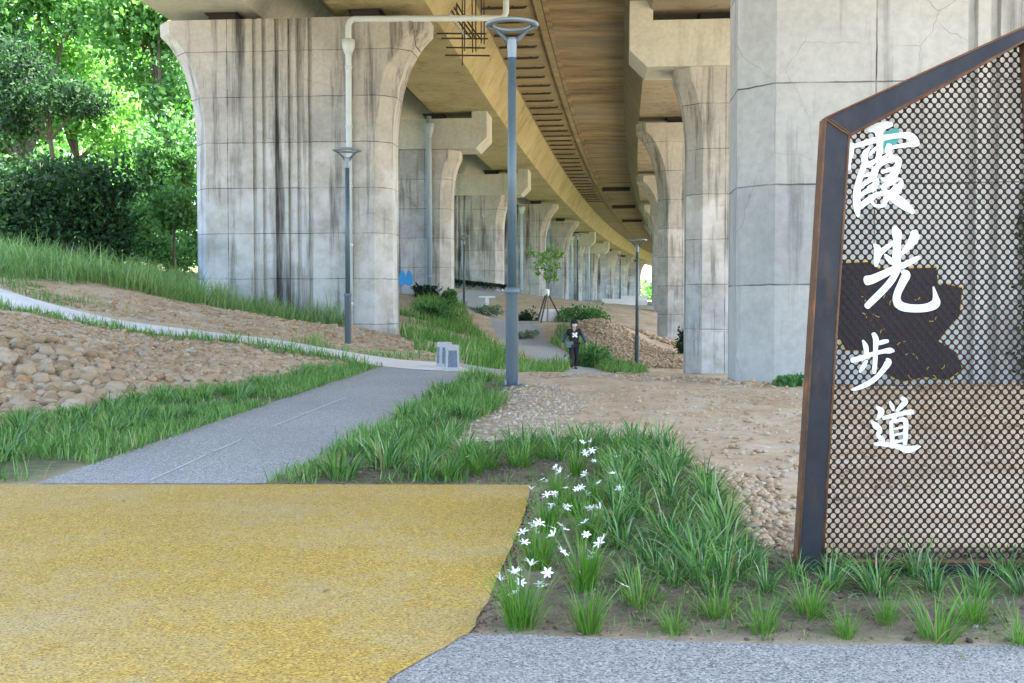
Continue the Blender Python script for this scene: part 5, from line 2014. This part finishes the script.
# five fingers per hand as short chains rooted in the wrist
for sd, wr in ((-1, 'wrl'), (1, 'wrr')):
    w0 = Vector(J[wr])
    palm = w0 + Vector((sd * .012, -.02, -.06))
    pi_ = len(vs)
    vs.append(tuple(palm))
    rr.append(.024)
    es.append((ji[wr], pi_))
    for k, (dy, ln) in enumerate(((-.028, .055), (-.01, .068), (.008, .074), (.024, .066), (.036, .05))):
        a = palm + Vector((0, dy * .9, -.022 if k else -.002))
        b1 = a + Vector((sd * .004, dy * .35 - .004, -ln * .5))
        c1 = b1 + Vector((-sd * .008, -.008, -ln * .45))
        i0 = len(vs)
        vs += [tuple(a), tuple(b1), tuple(c1)]
        rr += [.0095, .0085, .007]
        es += [(pi_, i0), (i0, i0 + 1), (i0 + 1, i0 + 2)]
body = skin('body', vs, es, rr, M_skin, man, ji['pel'])


def cloth(name, keys, edges, radii, mat, levels=2):
    return skin(name, [J[k] if isinstance(k, str) else k for k in keys], edges, radii, mat, man, 0, levels)


cloth('shirt', ['belly', (0, .01, .88), 'chest', (0, .008, 1.32), 'shl', (-.215, .022, 1.13), 'shr', (.218, .027, 1.13)],
      [(0, 1), (0, 2), (2, 3), (2, 4), (4, 5), (2, 6), (6, 7)], [(.145, .11), (.155, .12), (.16, .115), (.06, .06), .075, .066, .075, .066], M_black)
cloth('trousers', ['pel', 'hpl', 'knl', (-.076, -.09, .075), 'hpr', 'knr', (.071, .157, .10)], [(0, 1), (1, 2), (2, 3), (0, 4), (4, 5), (5, 6)], [(.145, .115), .10, .073, .058, .10, .073, .058], M_trous)
for s_, e_, w_ in ((-1, 'ell', 'wrl'), (1, 'elr', 'wrr')):
    a = Vector(J['shl' if s_ < 0 else 'shr']).lerp(Vector(J[e_]), .35)
    skin('sleeve', [tuple(a), J[e_], tuple(Vector(J[e_]).lerp(Vector(J[w_]), .92))], [(0, 1), (1, 2)], [.058, .05, .038], M_sleeve, man)
for a_, t_ in (('anl', 'tol'), ('anr', 'tor')):
    A, T_ = Vector(J[a_]), Vector(J[t_])
    skin('shoe', [tuple(A + Vector((0, .05, -.045))), tuple(A.lerp(T_, .45) + Vector((0, 0, -.012))), tuple(T_ + Vector((0, -.01, .002)))], [(0, 1), (1, 2)], [(.056, .05), (.056, .05), (.05, .04)], M_shoe, man)
hd = Vector(J['head'])
# hair hanging to the shoulders, cap with brim, mask, eyes and nose
hb = bmesh.new()
bmesh.ops.create_uvsphere(hb, u_segments=20, v_segments=14, radius=.108)
for v in hb.verts:
    if v.co.z < 0:
        v.co.z *= 2.1
        v.co.y = v.co.y * .8 + .02
    if v.co.y < -.02:
        v.co.y = -.02 + (v.co.y + .02) * .25
me = bpy.data.meshes.new('hair')
hb.to_mesh(me)
hb.free()
me.materials.append(M_hair)
me.shade_smooth()
h_ = link(bpy.data.objects.new('hair', me), man)
h_.location = hd + Vector((0, .02, .0))
mb = MB()
mb.lathe([(.112, 0), (.112, .03), (.10, .075), (.06, .105), (.012, .115)], 20)
cp = mb.build('cap', M_black, man, True)
cp.location = hd + Vector((0, .0, .025))
cp.rotation_euler = (.12, 0, 0)
mb = MB()
vs_, fs_ = [], []
for z in (0, .008):
    for k in range(11):
        a = math.pi + math.pi * k / 10
        vs_.append((.108 * math.cos(a), .105 * math.sin(a) * 1.0, z))
    for k in range(11):
        a = math.pi + math.pi * k / 10
        vs_.append((.11 * math.cos(a), .19 * math.sin(a), z - .012))
for o_ in (0, 22):
    fs_ += [(o_ + k, o_ + k + 1, o_ + 12 + k, o_ + 11 + k) for k in range(10)]
fs_ += [(11 + k, 12 + k, 34 + k, 33 + k) for k in range(10)]
mb.add(vs_, fs_)
mb.build('brim', M_black, cp)
mk = bmesh.new()
bmesh.ops.create_uvsphere(mk, u_segments=16, v_segments=10, radius=.074)
for v in mk.verts:
    v.co.y = min(v.co.y, .02) * 1.05
    v.co.z *= .72
me = bpy.data.meshes.new('face_mask')
mk.to_mesh(me)
mk.free()
me.materials.append(M_mask)
me.shade_smooth()
o_ = link(bpy.data.objects.new('face_mask', me), man)
o_.location = hd + Vector((0, -.045, -.05))
for s_ in (-1, 1):
    mb = MB()
    mb.lathe([(.003, -.004), (.011, 0), (.003, .004)], 10)
    e_ = mb.build('eye', M_hair, man)
    e_.location = hd + Vector((s_ * .032, -.092, .008))
    e_.rotation_euler = (math.pi / 2, 0, 0)
# shirt print: a pale irregular emblem, slightly proud of the cloth
mb = MB()
for (px_, pz_, r_) in ((-.04, 1.19, .035), (.02, 1.14, .05), (-.045, 1.10, .03), (.055, 1.205, .03), (.06, 1.09, .028)):
    q = [(px_ + r_ * math.cos(a) * (1 + .2 * math.sin(3 * a)), -.123 + abs(px_) * .15 + .0015 * (px_ > 0), pz_ + r_ * math.sin(a)) for a in np.linspace(0, 2 * math.pi, 13)[:-1]]
    n = len(q)
    mb.add(q + [(x, y + .05, z) for x, y, z in q], [tuple(range(n))] + [(k, k + n, (k + 1) % n + n, (k + 1) % n) for k in range(n)])
mb.build('shirt_print', M_white, man)
bag = empty('shoulder_bag', (pw.x - .17, pw.y - .13, pg + .80), .2, 'grey-green cross-body bag hanging at the hip of the walker', 'bag')
mb = MB()
mb.box((0, 0, .08), (.27, .09, .20), bev=.025)
mb.build('pouch', M_bag, bag, True)
mb = MB()
mb.box((0, -.045, .13), (.25, .015, .11), bev=.006)
mb.build('flap', M_bag, bag, True)
mb = MB()
mb.tube([(-.10, .03, .16), (.02, -.02, .34), (.16, .01, .48), (.28, .10, .55), (.30, .17, .53)], .012, 6)
mb.build('strap', M_black, bag, True)

# far belt of trees closing the view beyond the last piers
rg_ = np.random.default_rng(5)
ell = []
for k in range(26):
    x = -70 + k * 7.2 + rg_.uniform(-3, 3)
    y = 330 + rg_.uniform(-20, 30)
    h = rg_.uniform(5, 9)
    ell.append(((x, y, gz(min(x, 100), 330) + h * .55), (6, 4, h * .6)))
v, f = leaf_cloud(ell, 14000, 1.1, seed=77, clumpy=14)
tag(np_obj('distant_trees', v, f, L_tree), 'hazy far-off belt of trees beyond the last piers', 'woods', None, 'stuff')
crumb = []
for a, b in zip(YELLOW[1:6], YELLOW[2:7]):
    t = RNG.uniform(0, 1, 160)[:, None]
    crumb.append(a + (b - a) * t + RNG.normal(0, .035, (160, 2)))
crumb = np.concatenate(crumb)
rubble('edge_crumbs', 'grit washed over the edge of the yellow paving', crumb, .005, .02, M_soil, 2.0, sink=.35)

man.scale = (1.12, 1.08, 1.04)
# creeper on the far side of the big pier, seen dark through the sign
a = face_pt(R1, 1016, 190)
b_ = face_pt(R1, 1026, 392)
Mr = Matrix.Translation(R1.location) @ Matrix.Rotation(R1.rotation_euler.z, 4, 'Z')
n = 1500
t = RNG.uniform(0, 1, n)
px_ = a[0] + .28 + (b_[0] - a[0]) * t + RNG.normal(0, .10, n) * (1 + .8 * t)
pz_ = a[1] + (b_[1] - a[1]) * t
loc = np.stack([px_, -1.0 - np.abs(RNG.normal(0, .05, n)) - .02, np.maximum(pz_, .02)], 1)
d = RNG.normal(size=(n, 3))
d /= np.linalg.norm(d, axis=1)[:, None]
w = np.cross(d, RNG.normal(size=(n, 3)))
w /= np.linalg.norm(w, axis=1)[:, None]
vv = np.stack([loc - d * .05, loc + w * .03, loc + d * .05, loc - w * .03], 1).reshape(-1, 3)
iv = np.array([list(Mr @ Vector(q)) for q in vv])
tag(np_obj('creeper', iv, np.arange(4 * n).reshape(-1, 4), L_dark), 'dark upright creeper clinging to the big pier, seen through the perforated panel', 'creeper')

# dry leaves and bits of litter
def litter(name, label, poly, n, size, mat, z_of):
    q = scatter(poly, n)
    z = z_of(q)
    a = RNG.uniform(0, 6.283, n)
    L = size * RNG.uniform(.5, 1.3, n)
    W = L * RNG.uniform(.25, .5, n)
    ca, sa = np.cos(a), np.sin(a)
    tl = RNG.uniform(0, .35, n) * L
    V = np.stack([np.stack([q[:, 0] - ca * L, q[:, 1] - sa * L, z + .003], 1), np.stack([q[:, 0] + sa * W, q[:, 1] - ca * W, z + .004 + tl * .5], 1),
                  np.stack([q[:, 0] + ca * L, q[:, 1] + sa * L, z + .005 + tl], 1), np.stack([q[:, 0] - sa * W, q[:, 1] + ca * W, z + .004 + tl * .2], 1)], 1).reshape(-1, 3)
    return tag(np_obj(name, V, np.arange(4 * n).reshape(-1, 4), mat), label, 'litter', None, 'stuff')


L_dry = leaf('dry_leaf', [(0.0, (0.07, 0.045, 0.022)), (0.6, (0.20, 0.13, 0.06)), (1.0, (0.36, 0.28, 0.15))], 0.15)
litter('leaf_litter', 'dry leaves and stems lying in the planting bed', BED, 420, .022, L_dry, lambda q: zr(q[:, 0], q[:, 1]) + .004)
litter('leaf_litter', 'dry leaves lying on the bare dirt', PAD, 260, .035, L_dry, lambda q: zr(q[:, 0], q[:, 1]) + .006)
litter('leaf_litter', 'a few dry leaf scraps on the yellow paving', np.array([[-5, 3.2], [.2, 3.2], [.2, 7.0], [-5, 7.0]]) * np.array([1, 1]), 46, .014, L_dry, lambda q: np.full(len(q), .0135))
